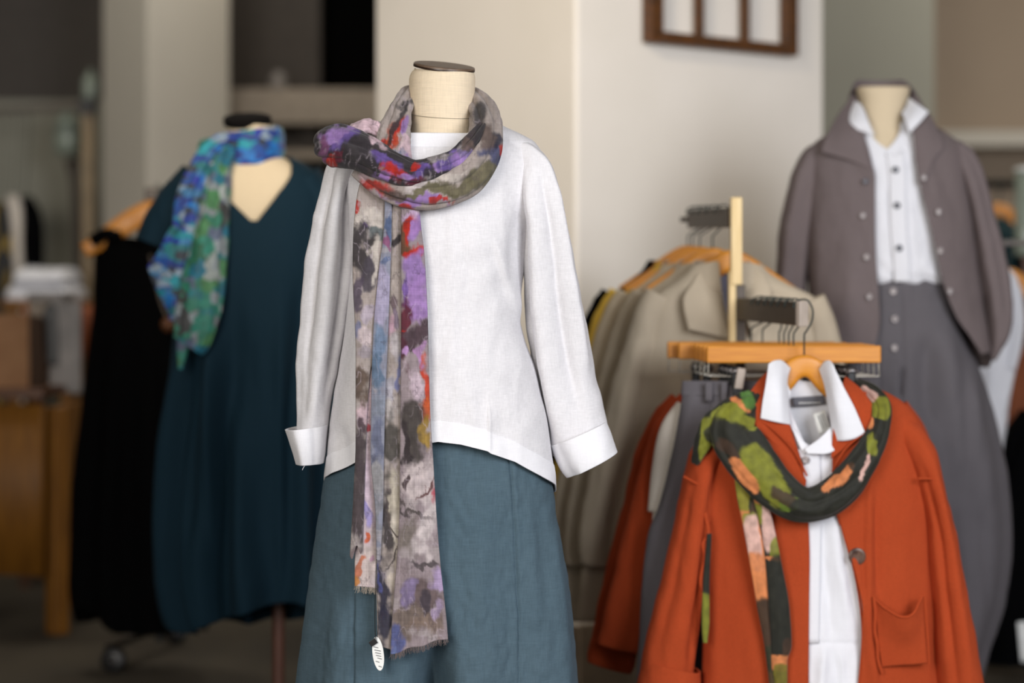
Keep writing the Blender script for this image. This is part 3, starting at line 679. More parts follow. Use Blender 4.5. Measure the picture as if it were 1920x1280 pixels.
c5 = paint([(766, 408, 20, 12, C(186, 160, 190)), (762, 440, 14, 30, C(96, 62, 36)), (772, 425, 16, 18, RED), (784, 425, 10, 22, PU), (775, 470, 24, 14, RED), (768, 488, 6, 8, C(60, 44, 50)), (778, 510, 24, 40, PU), (782, 560, 20, 40, C(160, 124, 184)), (760, 545, 8, 20, C(120, 90, 160)), (760, 600, 12, 40, MAR), (766, 610, 4, 6, RED), (784, 630, 24, 36, C(70, 52, 60)), (760, 660, 12, 40, C(80, 36, 50)), (768, 664, 8, 12, C(180, 140, 190)), (792, 672, 7, 20, C(176, 134, 180)), (776, 720, 16, 26, C(196, 176, 188)), (800, 720, 9, 34, C(196, 60, 30)), (796, 765, 12, 30, OR), (800, 810, 8, 40, C(150, 120, 50)), (774, 800, 24, 70, C(66, 60, 56)), (760, 850, 10, 40, C(52, 44, 46)),
            (786, 900, 34, 44, C(196, 182, 182)), (805, 930, 8, 20, C(176, 60, 80)), (765, 905, 5, 16, C(76, 60, 62), 20), (790, 915, 4, 24, C(96, 60, 60), 45), (800, 990, 18, 60, C(202, 190, 190)), (768, 1000, 22, 40, C(120, 110, 104)), (775, 960, 4, 36, C(80, 72, 70), -55), (790, 1056, 28, 5, C(84, 76, 78), -8), (790, 1110, 44, 34, C(104, 88, 88)), (815, 1080, 16, 20, C(170, 150, 186)), (762, 1110, 14, 30, C(130, 116, 150)), (770, 1160, 40, 28, C(116, 102, 94)), (750, 1195, 16, 26, C(84, 92, 140)), (805, 1170, 30, 26, C(128, 110, 100)), (742, 1215, 8, 16, C(110, 124, 170)), (800, 1130, 10, 22, C(70, 62, 70)), (822, 1140, 10, 26, C(160, 142, 170))], C(150, 136, 140), 61, .5)
ribbon('tail', [(325, 684, 722), (350, 673, 722), (385, 667, 722), (430, 663, 722), (500, 661, 715), (600, 665, 708), (660, 667, 703), (700, 667, 694), (830, 667, 686), (900, 664, 684), (960, 661, 682), (1040, 656, 680)], c1, yl(0.0), seed=1, tail=lambda s: 10*np.sin(s*9)-14*s)
r2, V2 = ribbon('tail', [(560, 676, 706), (700, 672, 706), (860, 670, 706), (960, 667, 706), (1060, 665, 707), (1098, 665, 708)], c2, yl(0.008), seed=2, tail=lambda s: 4*s)
ribbon('tail', [(335, 723, 735), (440, 719, 734), (500, 711, 732), (640, 699, 727), (760, 696, 722), (850, 695, 720), (960, 704, 718), (1050, 706, 713)], c3, yl(-.006), seed=3, curl=.003)
ribbon('tail', [(335, 731, 756), (500, 729, 756), (640, 724, 756), (760, 718, 756), (880, 712, 757), (1000, 708, 758), (1100, 706, 752), (1210, 708, 748)], c4, yl(.002), seed=4, curl=.002, tail=lambda s: 12*s)
r5, V5 = ribbon('tail', [(340, 752, 780), (390, 752, 786), (430, 752, 790), (480, 752, 796), (600, 752, 802), (760, 751, 806), (860, 750, 812), (960, 749, 818), (1050, 744, 825), (1120, 738, 832), (1190, 733, 838), (1218, 732, 840)], c5, yl(-.008), nv=80, seed=5, curl=.006, tail=lambda s: 8-30*s+2*np.sin(s*14))
# fringes
rng = np.random.default_rng(4)
def fringe(V, n, ln, col):
    parts = []
    for i in range(n):
        q = V[-1, int(rng.uniform(0, V.shape[1]-1))]; l = ln*rng.uniform(.5, 1.2)
        e = q+np.array([rng.normal(0, .0018), rng.normal(0, .001), -l])
        parts.append(wire_vf([q+np.array([0, 0, .002]), (q+e)/2+np.array([rng.normal(0, .001), 0, 0]), e], .00028, 5, 3))
    V_, f_ = join_vf(parts)
    o = obj('fringe', V_, f_, plain('fringe_thread', col, .9), sc); o['kind'] = 'stuff'; return o
fringe(V2, 90, .011, (176, 164, 150)); fringe(V5, 190, .010, (128, 114, 112))

# hang tag
Yt = 3.80
tg = thing('hang_tag', 'small white oval paper hang tag dangling below the floral scarf', 'tag', P(709, 1257, Yt))
a = np.linspace(0, 2*np.pi, 40, endpoint=False)
ox = 10.5*np.cos(a); oy = 32*np.sin(a); an = math.radians(-7)
out = np.array([P(709+x*math.cos(an)-y*math.sin(an), 1225+x*math.sin(an)+y*math.cos(an), Yt) for x, y in zip(ox, oy)])
Vt = np.vstack([out, out+np.array([0, .0008, 0])])
ft = [tuple(range(40)), tuple(range(79, 39, -1))]+[(i, i+40, (i+1) % 40+40, (i+1) % 40) for i in range(40)]
obj('card', Vt, ft, M['card_white'], tg, False)
for (x, y, w_) in ((705, 1213, 4.5), (708, 1219, 6), (709, 1224, 5.5), (710, 1229, 5), (712, 1234, 4), (708, 1240, 3.5), (713, 1249, 3)):
    p0 = P(x-w_, y-1, Yt-.0006); p1 = P(x+w_, y+1.2, Yt-.0006)
    cbox('print_line', p0, p1, .0005, .0003, M['ink'], tg, 0, up=(0, 1, 0))
wire('cord', [P(706, 1048, 3.81), P(704, 1100, 3.80), P(703, 1160, 3.798), P(704, 1196, 3.797)], .0007, M['black_plastic'], tg, 20, 6)
wire('cord', [P(707, 1060, 3.808), P(708, 1120, 3.80), P(710, 1170, 3.798), P(706, 1200, 3.797)], .0004, M['black_plastic'], tg, 20, 6)
cbox('clip', P(694, 1208, 3.797), P(706, 1200, 3.797), .005, .0015, M['black_plastic'], tg, .0005, up=(0, 1, 0))

# ------------------------------------------------------------------ left dress form with teal dress
Y1 = 5.3
f2 = thing('dress_form', 'cream dress form with black neck cap, wearing the dark teal dress', 'mannequin', (P(505, 0, Y1)[0], Y1, 0))
body('torso', f2, M['form_plain'], Y1,
     [(232, 426, 511, .056, .056), (250, 424, 513, .058, .058), (285, 422, 514, .06, .065), (298, 400, 535, .07, .072), (312, 372, 566, .08, .08), (335, 350, 590, .095, .085), (400, 345, 595, .115, .09), (520, 365, 580, .12, .09), (700, 380, 560, .10, .09), (800, 370, 570, .11, .1)],
     [(-1, 228), (1, 236)], [(-1, 226), (1, 232)], [(-1, 800), (1, 800)], [(-1, 800), (1, 800)], nth=120, nr=120, n=2.1, thick=0)
R2 = Matrix.Rotation(math.radians(17), 4, 'X')
lathe('neck_cap', P(464, 231, Y1), [(0, -.004), (.054, -.004), (.0595, -.002), (.060, .012), (.058, .015), (0, .0155)], M['cap_black'], f2, 48, R2)
wire('pole', [P(522, 900, Y1), (P(522, 0, Y1)[0], Y1, 0.02)], 0.0155, M['pole_brown'], f2, 6, 20)
lathe('base', (P(522, 0, Y1)[0], Y1, 0), [(0, 0), (.17, 0), (.175, .008), (.17, .02), (.05, .035), (.02, .06), (0, .06)], M['pole_brown'], f2, 48)
d2 = thing('teal_dress', 'dark teal V-neck cocoon dress on the left mannequin', 'dress', (P(455, 0, Y1)[0], Y1, zpy(1190, Y1)))
dprof = [(296, 392, 545, .075, .075), (312, 362, 578, .088, .088), (330, 343, 600, .102, .095), (370, 328, 618, .122, .105), (450, 325, 622, .145, .11), (560, 330, 615, .16, .12), (680, 322, 618, .17, .13), (850, 302, 622, .185, .145), (1000, 294, 624, .185, .15), (1080, 298, 620, .175, .145), (1150, 312, 605, .16, .13), (1200, 334, 590, .14, .115)]
def d_noise(px, py, phi):
    k = sm(520, 850, py)
    r = k*(0.036*np.sin(phi*9+0.9+0.35*np.sin(py/170)+0.5*np.sin(phi*2))+0.010*np.sin(phi*17+2))
    return r+0.003*fbm(px/80, py/200, 70, 3)
dd = folds([(397, 640, 400, 1010, 14, .028, .6), (432, 760, 445, 1130, 18, .024, .6), (528, 600, 530, 1140, 20, .030, .7), (470, 640, 480, 1080, 26, -.034), (372, 620, 362, 1000, 14, -.028), (565, 560, 590, 1100, 18, -.028), (338, 820, 345, 1170, 12, .010), (420, 470, 415, 660, 16, .005)], d_noise)
body('dress_body', d2, M['dress_teal'], Y1, dprof,
     [(-1, 296), (-.86, 300), (-.62, 318), (-.31, 372), (-.02, 414), (.06, 414), (.34, 362), (.66, 316), (.84, 300), (1, 296)], [(-1, 292), (0, 288), (1, 292)],
     [(-1, 1175), (-.84, 1192), (-.5, 1172), (.15, 1140), (.6, 1128), (1, 1150)], [(-1, 1175), (0, 1180), (1, 1165)], nth=320, nr=200, disp=dd, thick=.002, tpow=1.1)
tube('sleeve', d2, M['dress_teal'], [(372, 330, 5.30, 34, .08), (345, 368, 5.30, 40, .09), (322, 412, 5.30, 46, .09), (304, 462, 5.30, 50, .085)], n=2.2, nl=40, k=60, cap=False, thick=.002, disp=slv(3, []))
tube('sleeve', d2, M['dress_teal'], [(568, 330, 5.30, 34, .08), (592, 368, 5.31, 40, .09), (612, 412, 5.32, 46, .09), (628, 462, 5.33, 50, .085)], n=2.2, nl=40, k=60, cap=False, thick=.002, disp=slv(4, []))
# blue green scarf
bg = thing('blue_scarf', 'blue, turquoise and green print scarf knotted round the left mannequin neck', 'scarf', P(355, 690, 5.12))
M['scarf_blue'] = mosaic('scarf_blue', [(4, 30, 140), (0, 100, 172), (0, 130, 146), (4, 44, 120), (44, 104, 150), (14, 100, 108), (0, 64, 140), (36, 44, 56), (120, 138, 156), (8, 44, 130)], 34, (1, 1, 1.6))
M['scarf_green'] = mosaic('scarf_green', [(14, 88, 64), (30, 112, 96), (120, 130, 136), (10, 100, 108), (58, 112, 70), (48, 50, 52), (136, 146, 146), (0, 92, 116), (20, 104, 84), (80, 92, 118)], 32, (1, 1, .9))
# neck band: a pleated ring
nn, kk = 120, 40
ph = np.linspace(0, 2*np.pi, nn, endpoint=False)[:, None]; aa = np.linspace(0, 2*np.pi, kk, endpoint=False)[None, :]
rr = .068+.012*np.cos(aa)+.003*np.abs(np.sin(aa*4+ph*1.5))
hx = P(469, 0, Y1)[0]
Vn = np.stack([hx+rr*np.sin(ph)+.004*np.sin(ph), Y1-rr*np.cos(ph), zpy(283, Y1)+.050*np.sin(aa)+0.006*np.sin(aa*5+ph*2)+.010*np.sin(ph)+0*ph-.008*np.cos(ph)], -1)
obj('neck_band', Vn, grid_faces(nn, kk, True, True), M['scarf_blue'], bg)
tube('tail', bg, M['scarf_blue'], [(440, 262, 5.23, 14, .02), (412, 272, 5.215, 18, .024), (385, 305, 5.20, 22, .024), (362, 350, 5.18, 22, .022), (350, 400, 5.16, 22, .02), (348, 470, 5.15, 26, .02), (346, 540, 5.14, 28, .016), (345, 600, 5.135, 26, .012)], n=2, nl=120, k=60, disp=pleats(6, .008, 3, 2))
tube('tail', bg, M['scarf_green'], [(424, 282, 5.215, 16, .022), (412, 315, 5.195, 20, .024), (406, 360, 5.17, 22, .024), (398, 420, 5.145, 28, .022), (386, 500, 5.12, 36, .02), (374, 570, 5.105, 40, .016), (362, 630, 5.10, 34, .010), (352, 648, 5.10, 28, .006)], n=2, nl=140, k=70, disp=pleats(6, .008, 6, 2))
tube('tail', bg, M['scarf_green'], [(350, 600, 5.13, 16, .006), (343, 650, 5.125, 11, .005), (338, 692, 5.125, 4, .003)], n=2, nl=30, k=30)
patch('tail', bg, M['scarf_blue'], [[(345, 405, 5.16), (318, 430, 5.155), (298, 470, 5.15), (277, 500, 5.15)], [(350, 460, 5.15), (330, 490, 5.14), (308, 510, 5.14), (286, 528, 5.14)], [(352, 540, 5.145), (338, 550, 5.135), (322, 560, 5.135), (306, 566, 5.14)], [(350, 610, 5.145), (342, 612, 5.14), (334, 610, 5.14), (325, 604, 5.14)]], 50, 40, .01, .002)
tube('knot', bg, M['scarf_green'], [(378, 282, 5.27, 10, .012), (388, 276, 5.26, 16, .02), (404, 272, 5.25, 14, .02)], n=2, nl=30, k=30, disp=pleats(4, .004, 2))
# ------------------------------------------------------------------ gray suit form
Y2 = 5.2
def button(parent, px, py, Y, rpx, mat, name='button', tilt=0.0):
    r = rpx*Y/F
    Rm = Matrix.Rotation(math.radians(90), 4, 'X')@Matrix.Rotation(tilt, 4, 'Y')
    o = lathe(name, P(px, py, Y), [(0, -.0015), (r*.8, -.0015), (r, -.0005), (r, .001), (r*.85, .0022), (r*.6, .0016), (0, .0016)], mat, parent, 24, Rm)
    return o
def surf_y(V, px, py):
    qx, qy = px_of(V); k = np.argmin((qx-px)**2+(qy-py)**2+1e5*(V[..., 1] > np.median(V[..., 1]))); return V.reshape(-1, 3)[k][1]
f3 = thing('dress_form', 'cream dress form with narrow neck, wearing the grey suit', 'mannequin', (P(1660, 0, Y2)[0], Y2, 0))
body('torso', f3, M['form_plain'], Y2,
     [(160, 1609, 1705, .06, .06), (168, 1607, 1706, .062, .062), (195, 1612, 1701, .06, .06), (225, 1612, 1700, .06, .065), (248, 1600, 1712, .066, .07), (265, 1565, 1745, .075, .08), (290, 1530, 1790, .085, .085), (400, 1545, 1775, .10, .09), (530, 1570, 1760, .09, .085), (650, 1560, 1780, .1, .1)],
     [(-1, 164), (1, 164)], [(-1, 162), (1, 162)], [(-1, 650), (1, 650)], [(-1, 650), (1, 650)], nth=100, nr=90, n=2.1, thick=0)
lathe('neck_cap', P(1657, 164, Y2), [(0, -.006), (.058, -.004), (.06, 0), (.055, .003), (0, .004)], M['form_plain'], f3, 48, Matrix.Rotation(math.radians(6), 4, 'X'))
wire('pole', [P(1660, 640, Y2), (P(1660, 0, Y2)[0], Y2, .02)], .015, M['pole_brown'], f3, 6, 16)
lathe('base', (P(1660, 0, Y2)[0], Y2, 0), [(0, 0), (.17, 0), (.175, .008), (.17, .02), (.05, .035), (.02, .06), (0, .06)], M['pole_brown'], f3, 40)

wp = thing('white_shirt', 'white buttoned shirt tucked under the open grey jacket', 'shirt', (P(1690, 0, Y2)[0], Y2, zpy(530, Y2)))
sprof = [(225, 1600, 1714, .068, .07), (240, 1585, 1735, .076, .078), (262, 1550, 1765, .086, .086), (300, 1530, 1785, .10, .09), (400, 1540, 1790, .118, .095), (470, 1560, 1790, .125, .095), (515, 1575, 1788, .128, .095), (534, 1585, 1780, .115, .09)]
sd = folds([(1650, 480, 1700, 528, 10, .004), (1730, 490, 1760, 525, 8, .004), (1720, 380, 1750, 500, 12, -.004), (1660, 515, 1770, 522, 5, -.004)], lambda px, py, phi: .004*fbm(px/40, py/70, 81, 3)+.004*np.sin(px/9)*sm(495, 530, py))
body('shirt_body', wp, M['cotton_white'], Y2, sprof, [(-1, 226), (-.6, 226), (-.42, 236), (-.1, 268), (.05, 280), (.14, 270), (.42, 234), (.6, 226), (1, 226)], [(-1, 222), (1, 222)], [(-1, 534), (0, 532), (1, 534)], [(-1, 534), (1, 534)], nth=200, nr=100, disp=sd, thick=.0012)
patch('placket', wp, M['cotton_white'], [[(1661, 285, 5.098), (1680, 290, 5.096), (1693, 282, 5.096)], [(1667, 330, 5.088), (1681, 331, 5.085), (1697, 330, 5.086)], [(1669, 420, 5.073), (1684, 420, 5.070), (1700, 420, 5.072)], [(1675, 490, 5.065), (1690, 490, 5.062), (1705, 490, 5.064)], [(1677, 528, 5.066), (1691, 528, 5.064), (1706, 528, 5.066)]], 40, 12, 0, .002)
patch('collar', wp, M['cotton_white'], [[(1603, 190, 5.17), (1590, 222, 5.13), (1586, 236, 5.115)], [(1612, 194, 5.15), (1608, 225, 5.11), (1606, 243, 5.10)], [(1620, 206, 5.13), (1630, 232, 5.095), (1640, 254, 5.088)]], 24, 24, .004, .0025)
patch('collar', wp, M['cotton_white'], [[(1704, 184, 5.17), (1724, 198, 5.13), (1741, 210, 5.115)], [(1700, 198, 5.15), (1714, 216, 5.11), (1726, 228, 5.10)], [(1691, 212, 5.13), (1700, 234, 5.095), (1706, 249, 5.088)]], 24, 24, .004, .0025)
for (x, y, yy) in ((1679, 318, 5.082), (1682, 385, 5.071), (1686, 465, 5.061)): button(wp, x, y, yy, 6.5, M['button_dark'])

jk = thing('gray_jacket', 'mauve-grey open jacket with raised collar on the right mannequin', 'jacket', (P(1670, 0, Y2)[0], Y2, zpy(665, Y2)))
jprof = [(232, 1580, 1745, .086, .085), (250, 1556, 1772, .096, .09), (268, 1530, 1798, .105, .098), (290, 1514, 1812, .115, .105), (330, 1510, 1816, .128, .11), (450, 1514, 1828, .145, .115), (560, 1520, 1842, .155, .12), (680, 1520, 1858, .16, .125)]
jd = folds([(1760, 300, 1800, 420, 14, -.005), (1600, 300, 1640, 330, 8, .005), (1720, 270, 1745, 360, 8, -.005), (1535, 420, 1525, 640, 14, .008), (1590, 450, 1600, 640, 20, .008), (1815, 470, 1835, 600, 12, -.006)], lambda px, py, phi: .003*fbm(px/50, py/90, 91, 3)+.006*np.sin(phi*6)*sm(400, 660, py))
body('jacket_body', jk, M['suit_gray'], Y2, jprof, [(-1, 248), (-.5, 246), (0, 246), (.5, 246), (1, 248)], [(-1, 240), (1, 240)], [(-1, 680), (-.2, 672), (.5, 655), (.8, 668), (1, 660)], [(-1, 690), (1, 690)],
     opening=([(240, 1614), (290, 1630), (340, 1641), (420, 1641), (530, 1646), (600, 1650), (650, 1640), (690, 1628)], [(240, 1716), (290, 1716), (340, 1724), (430, 1746), (530, 1769), (590, 1792), (640, 1826), (690, 1850)]), nth=320, nr=150, disp=jd, thick=.0025)
# raised collar round the back of the neck and its two front points
a = np.linspace(-2.25, 2.25, 60)
rows = []
for (k, rx, rf, zz, sp) in ((0, 66, .075, 250, 0), (1, 65, .085, 214, .2), (2, 64, .085, 178, .5), (3, 62, .082, 143, 1.0)):
    q = np.abs(a)/2.25
    X = P(1660, 0, Y2)[0]+(rx*Y2/F+.030*q**2*(1-.55*k/3)*1.3)*np.sin(a*.8)*(1+.12*(k < 1))
    Yv = Y2+.02+.085*np.cos(a)
    pyv = zz+(k/3)*70*sm(.35, 1, q)
    rows.append(np.stack([X, Yv, zpy(pyv, Y2)], 1))
Vc = np.array([crs_u(np.array(rows)[:, j], 24) for j in range(60)]).transpose(1, 0, 2)
obj('collar', Vc, grid_faces(24, 60), M['suit_gray'], jk, True, None, .003, 0)
patch('lapel', jk, M['suit_gray'], [[(1600, 176, 5.20), (1572, 215, 5.15), (1546, 262, 5.115), (1540, 285, 5.10)], [(1606, 186, 5.18), (1586, 235, 5.115), (1580, 268, 5.095), (1590, 300, 5.08)], [(1610, 196, 5.165), (1604, 245, 5.10), (1612, 276, 5.085), (1628, 316, 5.07)], [(1614, 210, 5.15), (1620, 250, 5.098), (1630, 284, 5.088), (1640, 330, 5.07)]], 36, 40, .004, .0025)
patch('lapel', jk, M['suit_gray'], [[(1712, 176, 5.20), (1742, 212, 5.15), (1764, 258, 5.115), (1768, 280, 5.10)], [(1710, 188, 5.18), (1736, 232, 5.12), (1748, 268, 5.10), (1750, 300, 5.085)], [(1708, 200, 5.165), (1722, 245, 5.105), (1730, 285, 5.09), (1738, 330, 5.075)], [(1704, 214, 5.15), (1712, 250, 5.10), (1716, 290, 5.09), (1722, 345, 5.075)]], 36, 40, .004, .0025)
tube('sleeve', jk, M['suit_gray'], [(1566, 292, 5.20, 22, .035), (1534, 294, 5.20, 25, .055), (1512, 334, 5.20, 28, .070), (1496, 420, 5.21, 30, .07), (1486, 500, 5.22, 30, .066), (1478, 580, 5.22, 32, .064), (1474, 660, 5.22, 34, .06)], n=2.2, nl=80, k=60, cap=False, thick=.002, disp=slv(41, [(4.7, .3, -.008, .2, .9), (4.0, .3, .008, .1, .9)]))
tube('sleeve', jk, M['suit_gray'], [(1762, 288, 5.20, 22, .035), (1796, 292, 5.20, 25, .055), (1818, 334, 5.20, 25, .070), (1838, 410, 5.20, 25, .068), (1856, 490, 5.20, 28, .066), (1868, 560, 5.20, 26, .062), (1872, 610, 5.20, 22, .055), (1866, 650, 5.20, 14, .045), (1858, 674, 5.20, 7, .03)], n=2.2, nl=90, k=60, cap=False, thick=.002, disp=slv(43, [(5.0, .3, -.010, .1, .8), (4.2, .3, .008, .1, .9)]))
for (x, y, yy, m) in ((1623, 340, 5.062, 'button_dark'), (1618, 404, 5.055, 'button_pearl'), (1625, 482, 5.046, 'button_pearl'), (1630, 556, 5.042, 'button_pearl'), (1732, 333, 5.07, 'button_pearl'), (1760, 397, 5.068, 'button_pearl'), (1763, 470, 5.06, 'button_pearl'), (1781, 546, 5.06, 'button_pearl')):
    button(jk, x, y, yy, 5.4, M[m])

gt = thing('gray_trousers', 'wide grey balloon trousers with buttoned fly on the right mannequin', 'trousers', (P(1690, 0, Y2)[0], Y2, zpy(1300, Y2)))
gprof = [(524, 1580, 1786, .118, .1), (545, 1576, 1790, .122, .105), (620, 1566, 1806, .13, .115), (700, 1552, 1838, .14, .12), (800, 1540, 1868, .15, .13), (920, 1532, 1888, .155, .135), (1020, 1530, 1894, .155, .135), (1120, 1536, 1882, .15, .13), (1240, 1556, 1845, .13, .115), (1400, 1590, 1800, .10, .09)]
gd = folds([(1648, 540, 1650, 760, 3, -.004), (1693, 540, 1696, 700, 3, -.004), (1692, 690, 1688, 745, 5, -.014), (1740, 640, 1735, 800, 22, -.020), (1770, 620, 1800, 900, 22, .020), (1820, 700, 1840, 960, 14, .016), (1790, 960, 1800, 1200, 12, -.016), (1830, 800, 1850, 1150, 10, -.008), (1720, 760, 1730, 1100, 30, .012), (1845, 640, 1880, 860, 8, .004, .3)], lambda px, py, phi: .004*fbm(px/60, py/120, 95, 3)+.010*np.sin(phi*8+1)*sm(640, 900, py)-.10*np.exp(-((px-1700)/26.)**2)*sm(900, 1200, py)*np.abs(np.cos(phi)))
body('legs', gt, M['suit_gray_dark'], Y2, gprof, [(-1, 524), (1, 526)], [(-1, 524), (1, 526)], [(-1, 1400), (1, 1400)], [(-1, 1400), (1, 1400)], nth=320, nr=200, disp=gd, thick=.002, tpow=1.0)
for (x, y) in ((1675, 546), (1678, 598), (1677, 652)): button(gt, x, y, 5.2-.13-(y-546)*.0001, 6.4, M['button_pearl'])

# ------------------------------------------------------------------ clothes rack
YP = 4.75
rk = thing('clothes_rack', 'brass and bronze clothes rack post with two hanging arms', 'clothes rack', (P(1380, 0, YP)[0], YP, 0))
xp = P(1380, 0, YP)[0]; pw = .0125
box('upper_post', xp-pw, xp+pw, YP-.016, YP+.016, zpy(534, YP), zpy(370, YP), M['rack_brass'], rk, .002)
box('lower_post', xp-pw-.004, xp-.001, YP-.012, YP+.020, .04, zpy(534, YP)+.03, M['rack_brass'], rk, .0015)
box('post_sleeve', xp-.001, xp+.020, YP-.010, YP+.022, .04, zpy(534, YP), M['rack_bronze'], rk, .0015)
A0 = P(1390, 579, YP-.01); A1 = P(1500, 588, 4.42)
cbox('front_arm', A0, A1, .010, .0245, M['rack_bronze'], rk, .002)
tdir = (A1-A0)/np.linalg.norm(A1-A0)
cbox('arm_end', A1, A1+tdir*.012+np.array([.004, 0, 0]), .012, .0265, M['rack_end'], rk, .002)
B0 = P(1370, 408, YP+.03); B1 = P(1296, 411, 5.18)
cbox('back_arm', B0, B1, .010, .022, M['rack_bronze'], rk, .002)
cbox('arm_end', B1, B1+np.array([-.02, .03, 0]), .006, .006, M['rack_bronze'], rk, .001)
for s_ in (-1, 1):
    cbox('foot', (xp, YP, .03), (xp+s_*.42, YP+.02, .03), .02, .015, M['rack_bronze'], rk, .003)
    cbox('foot', (xp, YP, .03), (xp+.02, YP+s_*.42, .03), .02, .015, M['rack_bronze'], rk, .003)

def arm_pt(Y):
    t = (Y-A0[1])/(A1[1]-A0[1]); return A0+(A1-A0)*t
def hook_pts(xc, Y, zstem0, armc, side=1):
    """hook over the arm: up from the hanger, round the near side and over the top"""
    ax, az = armc[0], armc[2]; tz = az+.0265
    return [(xc, Y, zstem0), (xc, Y, az-.045), (xc+.004, Y, az-.037), (ax+.022*side, Y, az-.016), (ax+.024*side, Y, az+.008), (ax+.014*side, Y, tz+.001), (ax, Y, tz+.003), (ax-.013*side, Y, tz-.003), (ax-.016*side, Y, az+.012)]
WH_ = M['wood_hanger']
def clip_hanger(k, label):
    Y = 4.462+.036*k; ac = arm_pt(Y)
    xc = P(1488-9*k-(1.4*k*k if k > 3 else 0), 0, Y)[0]
    zt_, zb_ = ac[2]-.068, ac[2]-.104
    h = thing('clip_hanger', label, 'hanger', (xc, Y, zb_), 'wooden clip hangers on the front rack arm')
    hw = .182
    box('bar', xc-hw, xc+hw, Y-.007, Y+.007, zb_, zt_, WH_, h, .003)
    wire('hook', hook_pts(xc, Y, zt_-.004, ac), .0019, M['wire_dark'], h, 44, 8)
    zw = zb_-.028
    for s_ in (-1, 1):
        wire('wire_frame', [(xc+s_*(hw-.004), Y, zb_+.004), (xc+s_*(hw-.004), Y, zw+.006), (xc+s_*(hw-.010), Y, zw), (xc+s_*.05, Y, zw), (xc, Y, zw)], .0016, M['wire_steel'], h, 30, 6)
        x = xc+s_*(hw-.062)
        c = box('clip', x-.009, x+.009, Y-.010, Y+.008, zw-.030, zw+.020, M['black_plastic'], h, .003)
        wire('spring', [(x-.012, Y-.008, zw+.008), (x, Y-.012, zw+.012), (x+.012, Y-.008, zw+.008)], .004, M['steel'], c, 12, 8)
    if k == 0:
        cbox('clip_jaw', P(1391, 690, 4.446), P(1384, 732, 4.446), .009, .004, M['rack_end'], h, .003, up=(0, 1, 0))
        cbox('clip_jaw', P(1384, 728, 4.444), P(1383, 740, 4.444), .012, .005, M['black_plastic'], h, .002, up=(0, 1, 0))
    return h
names = ['nearest wooden clip hanger on the front rack arm, steel wire below', 'second wooden clip hanger behind the nearest one', 'third wooden clip hanger from the front', 'fourth wooden clip hanger from the front', 'wooden clip hanger second from the rack post', 'rearmost wooden clip hanger by the rack post']
for k in range(6): clip_hanger(k, names[k])

def coat_hanger(px, py, Y, label, group, armc, mat, spread=(54, 150), drop=(52, 92), hw=20, side=1, ang=0.0):
    h = thing('coat_hanger', label, 'hanger', P(px, py+60, Y), group)
    st = [(px-spread[1], py+drop[1]+18, Y+ang*-.08, hw*.8, .012), (px-spread[0]*1.35, py+drop[0]+14, Y, hw, .013), (px-spread[0]*.5, py+22, Y, hw*1.05, .011), (px, py+14, Y, hw*1.05, .010), (px+spread[0]*.5, py+22, Y, hw*1.05, .011), (px+spread[0]*1.35, py+drop[0]+14, Y, hw, .013), (px+spread[1], py+drop[1]+18, Y+ang*.08, hw*.8, .012)]
    tube('arms', h, mat, st, n=3.2, nl=60, k=24)
    p = P(px, py, Y)
    wire('hook', hook_pts(p[0], Y, p[2]-.012, armc, side), .002, M['wire_dark'], h, 44, 8)
    return h
# front coat hanger: its hook hangs over the end of the arm
coat_hanger(1508, 672, 4.415, 'varnished wooden coat hanger holding the nearest orange coat', 'wooden coat hangers', A1+tdir*.006, WH_, (42, 165), (46, 118), 20)

# ------------------------------------------------------------------ nearest orange coat with white shirt
YO = 4.42
ws = thing('white_shirt', 'white cotton shirt hanging inside the nearest orange coat', 'shirt', (P(1540, 0, YO)[0], YO, zpy(1330, YO)))
wprof = [(700, 1455, 1580, .045, .012), (725, 1430, 1610, .05, .014), (760, 1380, 1660, .054, .018), (820, 1350, 1700, .058, .026), (1000, 1370, 1690, .066, .05), (1200, 1370, 1690, .072, .055), (1330, 1365, 1700, .085, .06)]
wd_ = folds([(1560, 900, 1590, 1200, 12, .006), (1540, 960, 1560, 1200, 10, -.006), (1520, 1205, 1640, 1207, 3, -.003), (1575, 1000, 1605, 1160, 8, -.006), (1545, 1215, 1535, 1320, 8, .006), (1575, 1215, 1585, 1320, 8, .006)], lambda px, py, phi: .003*fbm(px/40, py/90, 101, 3)+.004*np.sin(px/11)*sm(1200, 1300, py))
body('shirt_body', ws, M['cotton_white'], YO, wprof, [(-1, 720), (-.55, 716), (-.36, 735), (-.2, 790), (-.1, 828), (.0, 838), (.06, 834), (.2, 805), (.32, 760), (.5, 716), (1, 720)], [(-1, 722), (-.4, 712), (0, 716), (.4, 712), (1, 722)], [(-1, 1330), (1, 1330)], [(-1, 1330), (1, 1330)], nth=260, nr=150, disp=wd_, thick=.001)
patch('collar', ws, M['cotton_white'], [[(1482, 690, 4.40), (1466, 676, 4.385), (1452, 676, 4.37), (1441, 682, 4.36)], [(1476, 712, 4.375), (1464, 708, 4.352), (1450, 710, 4.34), (1436, 718, 4.335)], [(1477, 752, 4.352), (1464, 752, 4.33), (1448, 752, 4.326), (1430, 752, 4.328)], [(1482, 796, 4.345), (1465, 793, 4.325), (1446, 789, 4.322), (1426, 784, 4.326)]], 40, 30, .003, .0022)
patch('collar', ws, M['cotton_white'], [[(1536, 692, 4.40), (1546, 678, 4.385), (1556, 676, 4.37), (1562, 684, 4.36)], [(1546, 722, 4.375), (1558, 716, 4.352), (1570, 716, 4.34), (1582, 726, 4.335)], [(1554, 766, 4.352), (1570, 766, 4.33), (1588, 764, 4.326), (1602, 764, 4.328)], [(1562, 826, 4.345), (1582, 826, 4.325), (1602, 822, 4.322), (1622, 811, 4.326)]], 40, 30, .003, .0022)
